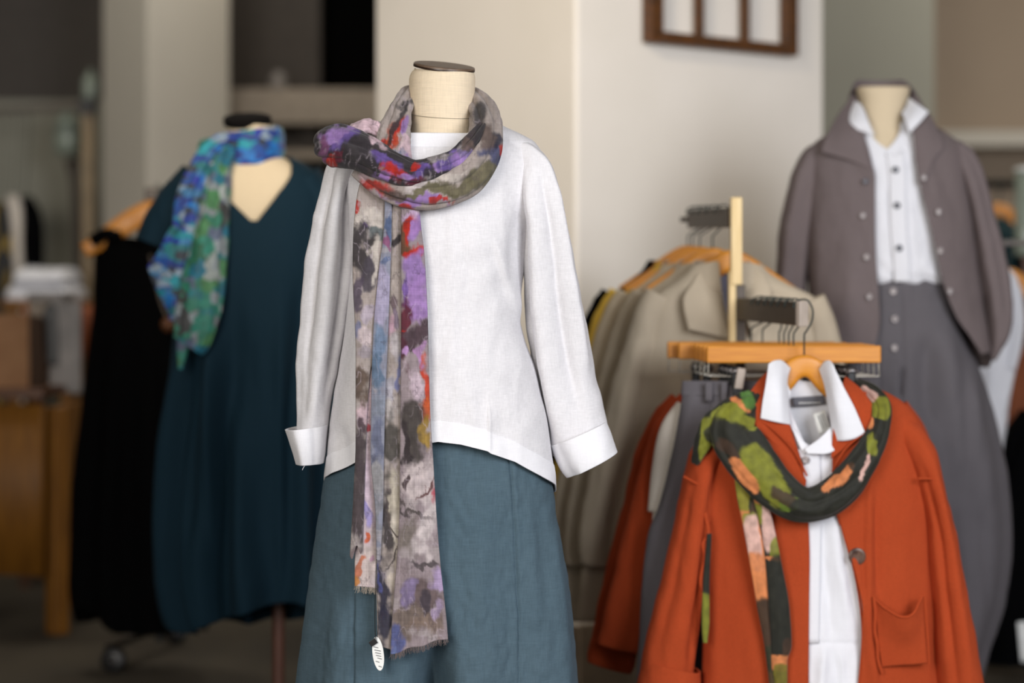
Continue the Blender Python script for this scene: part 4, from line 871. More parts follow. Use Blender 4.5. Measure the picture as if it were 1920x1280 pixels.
patch('collar_stand', ws, M['cotton_white'], [[(1484, 800, 4.352), (1500, 838, 4.345), (1508, 852, 4.342)], [(1492, 806, 4.356), (1510, 832, 4.348), (1524, 842, 4.345)]], 10, 20, 0, .002)
patch('collar_stand', ws, M['cotton_white'], [[(1558, 800, 4.352), (1536, 822, 4.340), (1508, 842, 4.334)], [(1576, 836, 4.342), (1552, 850, 4.330), (1514, 850, 4.330)]], 14, 24, .002, .002)
patch('placket', ws, M['cotton_white'], [[(1496, 842, 4.350), (1516, 846, 4.346), (1536, 846, 4.348)], [(1504, 920, 4.352), (1522, 920, 4.350), (1540, 920, 4.352)], [(1506, 1060, 4.348), (1522, 1060, 4.346), (1538, 1060, 4.348)], [(1502, 1206, 4.344), (1520, 1206, 4.342), (1536, 1206, 4.344)]], 40, 10, 0, .0015)
button(ws, 1511, 862, 4.341, 7.5, M['button_pearl'])
patch('neck_label', ws, M['label_gray'], [[(1484, 745, 4.424), (1514, 743, 4.426), (1544, 741, 4.424)], [(1488, 762, 4.424), (1516, 761, 4.426), (1548, 757, 4.424)]], 6, 14, 0, .001)
for i in range(9):
    x = 1498+i*4.6
    cbox('label_print', P(x, 755.5-.06*i, 4.4215), P(x+2.8, 755.3-.06*i, 4.4215), .0012, .0002, M['card_white'], ws, 0, up=(0, 1, 0))

oc = thing('orange_coat', 'burnt orange wool coat with patch pocket, nearest on the rack', 'coat', (P(1540, 0, YO)[0], YO, zpy(1330, YO)))
oprof = [(722, 1440, 1625, .05, .05), (738, 1412, 1660, .054, .054), (755, 1384, 1690, .058, .058), (780, 1350, 1714, .062, .062), (820, 1322, 1734, .067, .066), (900, 1310, 1746, .072, .07), (1000, 1316, 1748, .078, .074), (1150, 1322, 1754, .084, .078), (1330, 1316, 1764, .09, .085)]
od = folds([(1330, 900, 1345, 1300, 12, .006), (1700, 800, 1735, 1000, 14, -.004), (1628, 900, 1625, 1200, 10, .008, .6), (1640, 930, 1645, 1120, 10, -.006), (1420, 950, 1415, 1290, 26, .004), (1690, 950, 1690, 1120, 20, .004), (1740, 960, 1752, 1290, 6, -.006), (1600, 1040, 1640, 1290, 9, .008)], lambda px, py, phi: .0022*fbm(px/60, py/110, 111, 3))
opL = [(722, 1470), (780, 1478), (830, 1492), (870, 1504), (960, 1514), (1100, 1516), (1330, 1512)]
opR = [(722, 1560), (800, 1562), (880, 1560), (940, 1566), (1000, 1582), (1080, 1604), (1160, 1616), (1220, 1616), (1330, 1606)]
otf = [(-1, 738), (-.45, 734), (0, 738), (.45, 734), (1, 738)]
body('coat_body', oc, M['wool_orange'], YO, oprof, otf, [(-1, 730), (1, 730)], [(-1, 1330), (1, 1330)], [(-1, 1330), (1, 1330)], opening=(opL, opR), nth=380, nr=180, disp=od, thick=.004)
tube('sleeve', oc, M['wool_orange'], [(1395, 812, 4.42, 26, .03), (1352, 816, 4.42, 28, .046), (1326, 850, 4.415, 29, .058), (1310, 900, 4.41, 28, .062), (1298, 975, 4.405, 33, .06), (1285, 1060, 4.40, 37, .058), (1270, 1140, 4.395, 44, .056), (1256, 1225, 4.39, 49, .054), (1250, 1270, 4.39, 50, .052)], n=2.2, nl=120, k=90, cap=False, thick=.003, disp=slv(121, [(4.9, .35, .008, .2, .9), (5.5, .2, -.012, .3, .9), (4.2, .25, -.005, .3, .9)]))
tube('cuff', oc, M['wool_orange'], [(1264, 1246, 4.385, 51, .060), (1257, 1275, 4.385, 57, .062), (1246, 1320, 4.385, 57, .062)], n=2.2, nl=24, k=80, cap=False, thick=.004, disp=slv(123, []))
tube('sleeve', oc, M['wool_orange'], [(1655, 806, 4.42, 26, .03), (1694, 810, 4.42, 28, .046), (1720, 846, 4.42, 28, .058), (1738, 900, 4.42, 26, .062), (1762, 1000, 4.42, 28, .062), (1774, 1100, 4.415, 33, .06), (1788, 1200, 4.41, 39, .06), (1802, 1310, 4.41, 44, .058)], n=2.2, nl=120, k=90, cap=False, thick=.003, disp=slv(125, [(4.4, .22, -.010, .25, .95), (5.0, .3, .006, .2, .95)]))
wire('sleeve_seam', [P(1322, 960, 4.345), P(1328, 1000, 4.342), P(1318, 1020, 4.342), P(1322, 1045, 4.342), P(1314, 1085, 4.342), P(1318, 1110, 4.343)], .0045, M['wool_orange'], oc, 40, 8)
wire('shoulder_seam', [P(1282, 893, 4.352), P(1300, 903, 4.347), P(1318, 913, 4.347)], .0028, M['wool_orange'], oc, 16, 8)
wire('shoulder_seam', [P(1722, 897, 4.352), P(1740, 897, 4.352), P(1763, 900, 4.37)], .0028, M['wool_orange'], oc, 16, 8)
# collar and lapels
patch('collar', oc, M['wool_orange'], [[(1446, 690, 4.40), (1424, 712, 4.375), (1404, 738, 4.358), (1392, 752, 4.352)], [(1452, 712, 4.36), (1436, 738, 4.345), (1422, 770, 4.338), (1416, 796, 4.336)], [(1462, 740, 4.352), (1456, 770, 4.34), (1450, 800, 4.336), (1450, 830, 4.334)], [(1474, 770, 4.355), (1480, 800, 4.343), (1492, 836, 4.338), (1504, 874, 4.337)]], 40, 40, .003, .004)
patch('collar', oc, M['wool_orange'], [[(1584, 706, 4.40), (1612, 728, 4.37), (1634, 756, 4.352), (1656, 788, 4.338)], [(1580, 722, 4.362), (1600, 748, 4.346), (1618, 774, 4.340), (1636, 803, 4.334)], [(1574, 750, 4.352), (1584, 776, 4.342), (1594, 800, 4.338), (1604, 824, 4.334)], [(1562, 780, 4.352), (1562, 806, 4.343), (1560, 832, 4.338), (1558, 860, 4.336)]], 40, 40, .003, .004)
patch('lapel', oc, M['wool_orange'], [[(1420, 790, 4.339), (1450, 815, 4.334), (1485, 850, 4.334), (1512, 900, 4.338)], [(1418, 810, 4.342), (1444, 850, 4.338), (1475, 890, 4.338), (1508, 935, 4.341)], [(1416, 850, 4.346), (1440, 890, 4.344), (1470, 930, 4.343), (1510, 965, 4.344)]], 20, 36, .002, .003)
patch('lapel', oc, M['wool_orange'], [[(1640, 800, 4.337), (1612, 824, 4.333), (1580, 856, 4.334), (1558, 895, 4.338)], [(1646, 830, 4.342), (1620, 862, 4.338), (1590, 900, 4.338), (1562, 940, 4.341)], [(1650, 870, 4.346), (1630, 910, 4.344), (1600, 950, 4.343), (1574, 985, 4.344)]], 20, 36, .002, .003)
wire('lapel_edge', [P(1424, 786, 4.334), P(1456, 810, 4.326), P(1490, 846, 4.326), P(1513, 892, 4.330)], .0022, M['wool_orange'], oc, 30, 8)
wire('lapel_edge', [P(1656, 789, 4.332), P(1622, 811, 4.326), P(1586, 840, 4.326), P(1560, 884, 4.330)], .0022, M['wool_orange'], oc, 30, 8)
# patch pocket
pk = patch('pocket', oc, M['wool_orange'], [[(1640, 1122, 4.333), (1660, 1140, 4.316), (1690, 1156, 4.302), (1712, 1150, 4.305), (1728, 1118, 4.328)], [(1644, 1160, 4.332), (1665, 1172, 4.320), (1690, 1180, 4.311), (1712, 1178, 4.314), (1731, 1160, 4.332)], [(1648, 1210, 4.332), (1668, 1212, 4.328), (1692, 1212, 4.326), (1714, 1210, 4.328), (1735, 1208, 4.334)], [(1654, 1250, 4.333), (1670, 1248, 4.331), (1692, 1246, 4.330), (1714, 1245, 4.331), (1738, 1242, 4.336)]], 40, 50, 0, .004)
wire('pocket_edge', [P(1640, 1122, 4.332), P(1660, 1140, 4.315), P(1690, 1156, 4.301), P(1712, 1150, 4.304), P(1728, 1118, 4.327)], .003, M['wool_orange'], pk, 40, 8)
wire('raw_seam', [P(1638, 1118, 4.330), P(1641, 1150, 4.330), P(1640, 1180, 4.330), P(1645, 1210, 4.329), P(1646, 1235, 4.329), P(1654, 1262, 4.329)], .0042, M['wool_orange'], pk, 40, 8)
wire('raw_seam', [P(1734, 1118, 4.335), P(1738, 1180, 4.335), P(1742, 1245, 4.335)], .0028, M['wool_orange'], pk, 30, 8)
button(oc, 1607, 1043, 4.338, 16.5, M['button_horn'])
patch('buttonhole', oc, M['label_gray'], [[(1487, 996, 4.342), (1488, 1012, 4.341), (1487, 1024, 4.341)], [(1492, 996, 4.342), (1492, 1012, 4.341), (1491, 1024, 4.341)]], 4, 10, 0, .001)
wire('front_edge', [P(1513, 960, 4.342), P(1516, 1040, 4.340), P(1515, 1140, 4.337), P(1514, 1320, 4.333)], .0026, M['wool_orange'], oc, 60, 8)
wire('front_edge', [P(1566, 940, 4.345), P(1582, 1000, 4.343), P(1604, 1080, 4.342), P(1616, 1160, 4.340), P(1616, 1220, 4.338), P(1607, 1320, 4.334)], .0026, M['wool_orange'], oc, 60, 8)

# paper size tag inside the shirt collar
st_ = thing('swing_ticket', 'small white printed ticket pinned inside the white shirt collar', 'tag', P(1542, 815, 4.40))
patch('card', st_, M['card_white'], [[(1524, 776, 4.395), (1546, 768, 4.395)], [(1536, 816, 4.39), (1558, 806, 4.39)]], 6, 6, 0, .001)
for i in range(3):
    cbox('print_line', P(1534+4*i, 779-2*i, 4.3925), P(1544+4*i, 806-2*i, 4.389), .0008, .0002, M['ink'], st_, 0, up=(0, 1, 0))

# ------------------------------------------------------------------ green print scarf on the orange coat
gs = thing('green_scarf', 'olive green, black and peach print scarf draped on the nearest orange coat', 'scarf', P(1465, 1270, 4.31))
OLV = C(132, 134, 44); BK = C(40, 40, 32); PE = C(224, 138, 84); PKK = C(226, 184, 172); DB = C(70, 52, 40); GN = C(84, 124, 56)
G = M['scarf_print_soft']
gl = paint([(1360, 772, 50, 12, OLV, -20), (1325, 840, 14, 40, OLV), (1390, 785, 34, 14, OLV, 25), (1385, 755, 22, 5, PE, 30), (1400, 745, 20, 10, GN, 60), (1350, 810, 50, 26, BK, 20), (1370, 840, 30, 14, DB, 30), (1415, 850, 24, 70, BK, -38), (1436, 890, 26, 66, OLV, -35), (1405, 860, 14, 20, OLV), (1480, 943, 20, 14, C(104, 124, 44)), (1395, 890, 12, 40, PE, -40), (1470, 930, 30, 12, DB, 30), (1520, 960, 40, 26, BK), (1570, 930, 50, 26, BK, -35), (1560, 905, 24, 8, PE, -40), (1585, 890, 26, 9, PE, -50), (1620, 860, 30, 26, BK, -60), (1636, 835, 10, 22, OLV), (1622, 880, 4, 26, PKK, 20), (1650, 806, 12, 22, BK), (1652, 765, 18, 22, OLV), (1630, 736, 20, 10, PKK, 40), (1632, 795, 8, 12, PE)], BK, 131, .10, .3, .3, .8, 0.0, .25, 3.2)
tube('loop', gs, G, [(1420, 748, 4.36, 14, .014), (1392, 768, 4.335, 30, .016), (1376, 806, 4.318, 42, .018), (1400, 850, 4.308, 46, .018), (1436, 895, 4.300, 42, .018), (1478, 932, 4.296, 36, .018), (1516, 946, 4.294, 32, .017), (1560, 930, 4.298, 33, .017), (1600, 892, 4.306, 30, .016), (1630, 845, 4.316, 24, .015), (1648, 800, 4.328, 18, .013), (1652, 764, 4.345, 16, .012), (1636, 738, 4.375, 14, .01), (1606, 720, 4.41, 10, .01)], n=2.0, nl=220, k=70, disp=pleats(5, .005, 3, 2.0), colf=gl)
gk = paint([(1325, 830, 14, 50, OLV), (1355, 800, 40, 20, BK, -30), (1370, 770, 40, 12, OLV, -20), (1400, 748, 20, 16, GN)], BK, 133, .10, .3, .3, .8, 0.0, .25, 3.2)
tube('loop', gs, G, [(1408, 742, 4.352, 12, .010), (1370, 768, 4.338, 20, .012), (1334, 800, 4.335, 22, .012), (1314, 840, 4.342, 14, .010), (1304, 868, 4.352, 6, .008)], n=2.0, nl=80, k=50, disp=pleats(4, .004, 7, 1.0), colf=gk)
gt1 = paint([(1385, 870, 10, 24, BK), (1396, 915, 18, 40, OLV), (1412, 950, 8, 40, BK), (1406, 975, 14, 16, OLV), (1420, 1020, 20, 56, PKK, -12), (1428, 1090, 16, 60, PE, -12), (1440, 1060, 8, 90, PE, -8), (1440, 1190, 26, 70, BK, -12), (1450, 1250, 30, 40, C(50, 52, 34))], PE, 137, .10, .3, .3, .8, 0.0, .25, 3.2)
def strip(name, rows, colf, Yf, seed, parent=gs, mat=G, curl=.004, nu=160, nv=26):
    r = np.array(rows, float); py = np.linspace(r[0, 0], r[-1, 0], nu); xl = pchip(r[:, 0], r[:, 1], py); xr = pchip(r[:, 0], r[:, 2], py); s = np.linspace(0, 1, nv)
    PX = xl[:, None]*(1-s)+xr[:, None]*s; PY = np.repeat(py[:, None], nv, 1)
    Yv = Yf-curl*np.sin(np.pi*s)[None, :]**.5+.002*fbm(PX/30, PY/120, seed, 2)
    V = np.stack([(PX-960)*Yv/F, Yv, HC-(PY-HY)*Yv/F], -1)
    return obj(name, V, grid_faces(nu, nv), mat, parent, True, colf(V.reshape(-1, 3)) if colf else None, .001, 0)
strip('tail', [(850, 1372, 1408), (920, 1380, 1420), (1000, 1396, 1432), (1080, 1410, 1444), (1140, 1420, 1450), (1200, 1432, 1456), (1310, 1446, 1466)], gt1, 4.318, 141)
gt2 = paint([(1425, 940, 10, 40, OLV), (1445, 970, 16, 66, PKK), (1420, 900, 12, 40, PE), (1456, 1030, 14, 22, OLV), (1452, 1046, 20, 4, PE), (1466, 1110, 30, 76, BK), (1480, 1210, 14, 18, DB), (1466, 1240, 30, 16, PE), (1470, 1270, 20, 30, C(120, 110, 40))], BK, 139, .10, .3, .3, .8, 0.0, .25, 3.2)
strip('tail', [(880, 1404, 1426), (940, 1414, 1440), (1000, 1428, 1454), (1060, 1436, 1466), (1140, 1442, 1480), (1210, 1446, 1484), (1240, 1446, 1476), (1300, 1456, 1476)], gt2, 4.312, 142, curl=.006)
strip('tail', [(1000, 1326, 1334), (1100, 1318, 1330), (1160, 1316, 1330), (1205, 1318, 1326)], paint([(1322, 1170, 14, 60, OLV), (1325, 1060, 10, 50, BK)], BK, 145, .10, .3, .3, .8, 0.0, .25, 3.2), 4.335, 143)

# ------------------------------------------------------------------ garments behind on the front arm
tg_ = thing('hanging_trousers', 'grey trousers clipped to a wooden hanger beside the nearest orange coat', 'trousers', P(1340, 1320, 4.49))
hp = [(716, 1282, 1560, .012, .012), (760, 1278, 1570, .022, .022), (850, 1262, 1590, .03, .03), (950, 1236, 1600, .034, .034), (1010, 1214, 1610, .036, .036), (1130, 1204, 1612, .036, .036), (1330, 1192, 1615, .036, .036)]
hd = folds([(1330, 730, 1320, 860, 5, -.006), (1300, 740, 1250, 980, 10, .008), (1290, 860, 1225, 1010, 12, .010), (1300, 930, 1240, 1100, 12, -.010), (1370, 730, 1375, 800, 6, .006), (1270, 980, 1240, 1300, 12, -.008)], lambda px, py, phi: .003*fbm(px/40, py/90, 151, 3))
body('legs', tg_, M['suit_gray_dark'], 4.505, hp, [(-1, 716), (1, 716)], [(-1, 716), (1, 716)], [(-1, 1330), (1, 1330)], [(-1, 1330), (1, 1330)], nth=220, nr=120, disp=hd, thick=.002, tpow=1, n=2.6)
body('waistband', tg_, M['suit_gray_dark'], 4.505, hp, [(-1, 714), (1, 714)], [(-1, 714), (1, 714)], [(-1, 742), (1, 742)], [(-1, 742), (1, 742)], nth=120, nr=10, off=.002, thick=.002, tpow=1, n=2.6)
strip('belt_loop', [(716, 1322, 1336), (752, 1322, 1336)], None, 4.473, 3, tg_, M['suit_gray_dark'], .002, 10, 8)
strip('belt_loop', [(716, 1352, 1364), (752, 1352, 1364)], None, 4.473, 3, tg_, M['suit_gray_dark'], .002, 10, 8)

def side_coat(label, mat, Y, xs, cuff, seed, name='orange_coat', cat='coat', group=None, hem=1330, dpt=.03):
    """coat seen past the ones in front: body plus picture-left and right sleeves. xs = dx shift"""
    o = thing(name, label, cat, P(1480+xs, hem, Y), group)
    pr = [(722, 1400+xs, 1590+xs, .035, .035), (745, 1340+xs, 1640+xs, .045, .045), (780, 1285+xs, 1690+xs, .05, .05), (850, 1262+xs, 1715+xs, dpt, dpt), (1000, 1245+xs, 1730+xs, dpt, dpt), (1200, 1225+xs, 1745+xs, dpt, dpt), (hem, 1215+xs, 1750+xs, dpt, dpt)]
    body('coat_body', o, mat, Y, pr, [(-1, 728), (1, 728)], [(-1, 724), (1, 724)], [(-1, hem), (1, hem)], [(-1, hem), (1, hem)], nth=140, nr=90, thick=.003, disp=folds([], lambda px, py, phi: .003*fbm(px/50, py/100, seed, 3)))
    tube('sleeve', o, mat, [(1300+xs, 760, Y, 36, .028), (1268+xs, 800, Y, 38, .032), (1242+xs, 860, Y, 38, .034), (1218+xs, 960, Y, 40, .034), (1196+xs, 1060, Y, 42, .034), (1174+xs, 1150, Y, 42, .034), (1160+xs, 1215, Y, 40, .034)], n=2.2, nl=80, k=50, cap=False, thick=.003, disp=slv(seed, [(4.7, .3, .006, .2, .9)]))
    if cuff: tube('cuff', o, mat, [(1166+xs, 1205, Y, 45, .038), (1160+xs, 1235, Y, 46, .038), (1156+xs, 1250, Y, 43, .036)], n=2.2, nl=14, k=50, cap=False, thick=.004)
    tube('sleeve', o, mat, [(1670+xs, 770, Y, 34, .028), (1705+xs, 830, Y, 36, .032), (1730+xs, 960, Y, 38, .034), (1750+xs, 1100, Y, 40, .034), (1765+xs, 1215, Y, 40, .034)], n=2.2, nl=50, k=40, cap=False, thick=.003)
    return o
cs_ = thing('cream_shirt', 'cream white shirt squeezed between grey trousers and orange coats', 'shirt', P(1440, 1000, 4.555))
body('shirt_body', cs_, M['cotton_cream'], 4.555, [(730, 1330, 1560, .02, .02), (760, 1272, 1600, .022, .022), (800, 1246, 1620, .022, .022), (900, 1228, 1630, .022, .022), (1060, 1222, 1640, .022, .022)], [(-1, 745), (1, 745)], [(-1, 745), (1, 745)], [(-1, 1060), (1, 1060)], [(-1, 1060), (1, 1060)], nth=100, nr=60, thick=.002)
tube('sleeve', cs_, M['cotton_cream'], [(1290, 765, 4.555, 24, .02), (1262, 810, 4.555, 26, .022), (1248, 880, 4.555, 26, .022), (1240, 960, 4.555, 26, .02)], n=2.2, nl=40, k=36, cap=False, thick=.002)
side_coat('orange wool coat with turned cuff, behind the grey hanging trousers', M['wool_orange'], 4.615, 2, False, 161)
side_coat('rearmost orange wool coat, its cuff showing left of the others', M['wool_orange'], 4.685, -14, True, 167)

# ------------------------------------------------------------------ beige coats on the back arm
def back_arm_pt(Y):
    t = (Y-B0[1])/(B1[1]-B0[1]); return B0+(B1-B0)*t
def beige(label, mat, Y, xs, seed, collar=False, sc_=1.0, hem=1165, cat='coat', name='beige_coat', group='beige coats on the back rack arm', dpt=.04):
    o = thing(name, label, cat, P(1370+xs, hem, Y), group)
    S = lambda x: 1372+xs+(x-1372)*sc_
    pr = [(486, S(1305), S(1420), .04, .035), (510, S(1290), S(1440), .045, .04), (535, S(1258), S(1480), .05, .04), (558, S(1225), S(1525), dpt, .034), (590, S(1205), S(1548), dpt, .034), (650, S(1200), S(1556), dpt, .034), (800, S(1158), S(1566), dpt, .034), (1000, S(1104), S(1580), dpt, .034), (hem, S(1084), S(1590), dpt, .034)]
    op = None
    if collar: op = ([(470, 1345), (560, 1356), (640, 1372), (1200, 1374)], [(470, 1392), (560, 1390), (640, 1382), (1200, 1382)])
    body('coat_body', o, mat, Y, pr, [(-1, 498), (-.4, 490), (.4, 490), (1, 498)], [(-1, 488), (1, 488)], [(-1, hem), (1, hem)], [(-1, hem), (1, hem)], nth=180, nr=110, thick=.0025, opening=op, disp=folds([], lambda px, py, phi: .003*fbm(px/60, py/120, seed, 3)+.006*np.sin(phi*9+seed)*sm(600, 1000, py)))
    tube('sleeve', o, mat, [(S(1236), 552, Y, 26, .034), (S(1212), 600, Y, 30, .036), (S(1190), 690, Y, 34, .036), (S(1165), 800, Y, 36, .036), (S(1140), 900, Y, 38, .036), (S(1122), 1000, Y, 36, .034), (S(1116), 1060, Y, 30, .034)], n=2.2, nl=70, k=44, cap=False, thick=.0025, disp=slv(seed, [(4.5, .3, .006, .2, .9), (5.3, .3, -.006, .2, .9)]))
    tube('sleeve', o, mat, [(S(1520), 562, Y, 26, .034), (S(1540), 610, Y, 28, .036), (S(1556), 700, Y, 32, .036), (S(1580), 860, Y, 36, .036), (S(1600), 990, Y, 38, .034)], n=2.2, nl=60, k=40, cap=False, thick=.0025, disp=slv(seed+1, [(4.5, .3, -.006, .2, .9)]))
    return o
GH = 'wooden coat hangers'
b1 = beige('nearest beige coat with wide lapels, just behind the rack post', M['coat_beige'], 4.865, 0, 171, True)
patch('lapel', b1, M['coat_beige'], [[(1318, 494, 4.85), (1338, 506, 4.845)], [(1300, 528, 4.815), (1350, 556, 4.82)], [(1281, 562, 4.803), (1358, 598, 4.803)], [(1291, 618, 4.797), (1368, 635, 4.797)]], 36, 24, .003, .004)
patch('lapel', b1, M['coat_beige'], [[(1404, 488, 4.845), (1430, 515, 4.82), (1446, 545, 4.806)], [(1398, 520, 4.83), (1420, 556, 4.808), (1440, 590, 4.80)], [(1392, 560, 4.82), (1400, 600, 4.806), (1412, 632, 4.80)]], 30, 30, .004, .004)
patch('lining', b1, M['cloth_grayblue'], [[(1330, 500, 4.885), (1365, 505, 4.89), (1400, 500, 4.885)], [(1335, 560, 4.875), (1365, 565, 4.88), (1396, 560, 4.875)], [(1345, 640, 4.86), (1365, 645, 4.862), (1390, 640, 4.86)]], 20, 20, 0, .002)
b2 = beige('second beige coat, behind the nearest one with lapels', M['coat_beige'], 4.955, -28, 173)
b3 = beige('rearmost of the three beige coats, in front of the yellow garment', M['coat_beige'], 5.035, -56, 179)
b4 = beige('yellow garment peeking out behind the beige coats', M['cloth_yellow'], 5.105, -68, 181, name='yellow_garment', cat='garment', group=None, hem=1120, dpt=.025)
b5 = beige('black garment at the back of the rear rack arm', M['black_cloth'], 5.16, -86, 183, name='black_garment', cat='garment', group=None, hem=1000, dpt=.025)
for (x, y, Y, lb) in ((1372, 474, 4.865, 'wooden coat hanger of the nearest beige coat'), (1336, 470, 4.955, 'wooden coat hanger of the second beige coat'), (1312, 468, 5.035, 'wooden coat hanger of the rearmost beige coat'), (1299, 467, 5.105, 'wooden coat hanger of the yellow garment'), (1290, 466, 5.16, 'wooden coat hanger of the black garment at the back')):
    coat_hanger(x, y, Y, lb, GH, back_arm_pt(Y), M['wood_hanger'], (44, 122), (32, 66), 19)
# ------------------------------------------------------------------ left background
YD = 6.75
dk = thing('desk', 'curved honey-coloured wooden desk at far left', 'desk', (P(20, 0, YD)[0], YD, 0))
dx0 = P(-420, 0, YD)[0]; dx1 = P(92, 0, YD)[0]
zt = zpy(744, YD)
# curved front panel
s = np.linspace(0, 1, 40)
fx = dx0+(dx1-dx0)*s; fy = YD+.10-.16*np.sin(s*np.pi*.5)
Vp = []
zb0 = zpy(1075, YD)
for zz in (zb0, zt-.02):
    Vp.append(np.stack([fx, fy, np.full(40, zz)+(0 if zz > .5 else .03*(1-s))], 1))
obj('front_panel', np.array(Vp), grid_faces(2, 40), M['wood_desk'], dk, True, None, .02, 0)
top = np.vstack([np.stack([fx, fy-.03, np.full(40, zt)], 1), np.stack([fx, np.full(40, YD+.75), np.full(40, zt)], 1)])
obj('top', top, grid_faces(2, 40), M['wood_dark'], dk, False, None, .028, -1)
xl = P(110, 0, YD)[0]
obox('leg', (xl, YD-.02), (math.cos(.9), -math.sin(.9)), (math.sin(.9), math.cos(.9)), .032, .028, 0, zt-.03, M['wood_desk'], dk, .006)
box('leg', dx0, dx0+.06, YD+.05, YD+.13, 0, zt-.03, M['wood_desk'], dk, .006)
box('leg', xl-.10, xl-.04, YD+.66, YD+.72, 0, zt-.03, M['wood_desk'], dk, .006)
box('return_panel', xl-.01, xl+.012, YD, YD+.72, .2, zt-.03, M['wood_desk'], dk, .003)

def on_desk(px): return P(px, 0, YD)[0]
# kraft bag
kb = thing('kraft_bag', 'brown kraft paper bag standing on the desk', 'paper bag', (on_desk(10), YD+.12, zt))
xa, xb, zz = on_desk(-60), on_desk(48), zpy(588, YD+.1)
Vb = [[xa, YD+.03, zt], [xb, YD+.05, zt], [xb+.02, YD+.19, zt], [xa, YD+.19, zt], [xa, YD+.05, zz], [xb-.006, YD+.07, zz], [xb+.014, YD+.17, zz-.01], [xa, YD+.17, zz]]
obj('bag_body', Vb, [(0, 1, 5, 4), (2, 3, 7, 6), (3, 0, 4, 7), (0, 3, 2, 1)], M['kraft'], kb, False, None, .002, -1)
obj('gusset', [[xb, YD+.05, zt], [xb+.02, YD+.19, zt], [xb+.014, YD+.17, zz-.01], [xb+.006, YD+.12, zz-.01], [xb-.006, YD+.07, zz]], [(0, 1, 2, 3, 4)], M['kraft_shaded'], kb, False, None, .002, 0)
# grey storage box behind
gb = thing('gray_box', 'pale grey box standing behind the kraft bag', 'box', (on_desk(40), YD+.42, zt))
box('box_body', on_desk(12), on_desk(78), YD+.30, YD+.5, zt, zpy(565, YD+.3), M['shelf_gray'], gb, .005)
box('lid', on_desk(10), on_desk(80), YD+.29, YD+.51, zpy(565, YD+.3), zpy(548, YD+.3), M['photo_gray'], gb, .004)
# photo card with a dark figure
pcard = thing('photo_card', 'grey photo card with a dark figure standing on the desk', 'photo', (on_desk(92), YD+.26, zt))
box('card', on_desk(62), on_desk(122), YD+.24, YD+.27, zt, zpy(565, YD+.25), M['photo_gray'], pcard, .003)
patch('printed_figure', pcard, M['black_plastic'], [[(84, 575, YD+.236), (96, 568, YD+.236), (106, 578, YD+.236)], [(76, 610, YD+.236), (92, 610, YD+.236), (108, 614, YD+.236)], [(82, 650, YD+.236), (96, 650, YD+.236), (110, 652, YD+.236)], [(88, 684, YD+.236), (98, 686, YD+.236), (110, 684, YD+.236)]], 20, 12, 0, .001)
# basket / wooden chair back
wc = thing('wooden_chair', 'brown wooden chair back behind the desk', 'chair', (P(150, 0, 7.9)[0], 7.9, 0))
cxx = P(150, 0, 7.9)[0]
a = np.linspace(0, np.pi, 30)
Vch = np.array([np.stack([cxx-.20*np.cos(a), 7.9+.10*np.sin(a), np.full(30, z_)], 1) for z_ in (zpy(672, 7.9), zpy(600, 7.9), zpy(572, 7.9))])
obj('backrest', Vch, grid_faces(3, 30), M['leather_orange'], wc, True, None, .025, 0)
box('seat', cxx-.2, cxx+.2, 7.72, 8.05, .43, .46, M['leather_orange'], wc, .01)
for sx_ in (-1, 1):
    for yy in (7.75, 8.0): cbox('leg', (cxx+sx_*.17, yy, 0), (cxx+sx_*.17, yy, .43), .016, .016, M['wood_dark'], wc, .003, up=(0, 1, 0))
    cbox('post', (cxx+sx_*.17, 7.95, .45), (cxx+sx_*.17, 7.95, zpy(640, 7.9)), .014, .014, M['wood_dark'], wc, .003, up=(0, 1, 0))
# white folded cloth pile on a side table behind
tb = thing('side_table', 'low wooden side table under the folded white cloth', 'table', (P(100, 0, 8.6)[0], 8.6, 0))
tx0, tx1 = P(40, 0, 8.6)[0], P(172, 0, 8.6)[0]; tz = zpy(562, 8.6)
box('top', tx0, tx1, 8.25, 8.72, tz-.03, tz, M['wood_desk'], tb, .004)
for x_ in (tx0+.04, tx1-.04):
    for y_ in (8.3, 8.67): cbox('leg', (x_, y_, 0), (x_, y_, tz-.03), .02, .02, M['wood_desk'], tb, .003, up=(0, 1, 0))
zc = tz
for i, (lb, h_) in enumerate((('lower folded white garment of the pile on the side table', .06), ('upper folded white garment on top of the pile', .05))):
    fc = thing('folded_garment', lb, 'garment', (P(125, 0, 8.6)[0], 8.65, zc), 'folded white garments on the side table')
    nx, ny = 40, 24
    gx = np.linspace(tx0+.01+.03*i, tx1-.03-.02*i, nx)[:, None]+np.zeros((1, ny)); gy = np.linspace(8.28, 8.66, ny)[None, :]+np.zeros((nx, 1))
    ex = np.minimum(np.linspace(0, 1, nx), np.linspace(1, 0, nx))[:, None]; ey = np.minimum(np.linspace(0, 1, ny), np.linspace(1, 0, ny))[None, :]
    gz = zc+.004+h_*np.minimum(1, (np.minimum(ex, ey)*9))**.5*(1+.2*fbm(gx*6, gy*8, 201+i, 3))
    obj('cloth', np.stack([gx, gy, gz], -1), grid_faces(nx, ny)[:, ::-1], M['cotton_white'], fc, True, None, .003, -1)
    zc += h_+.006

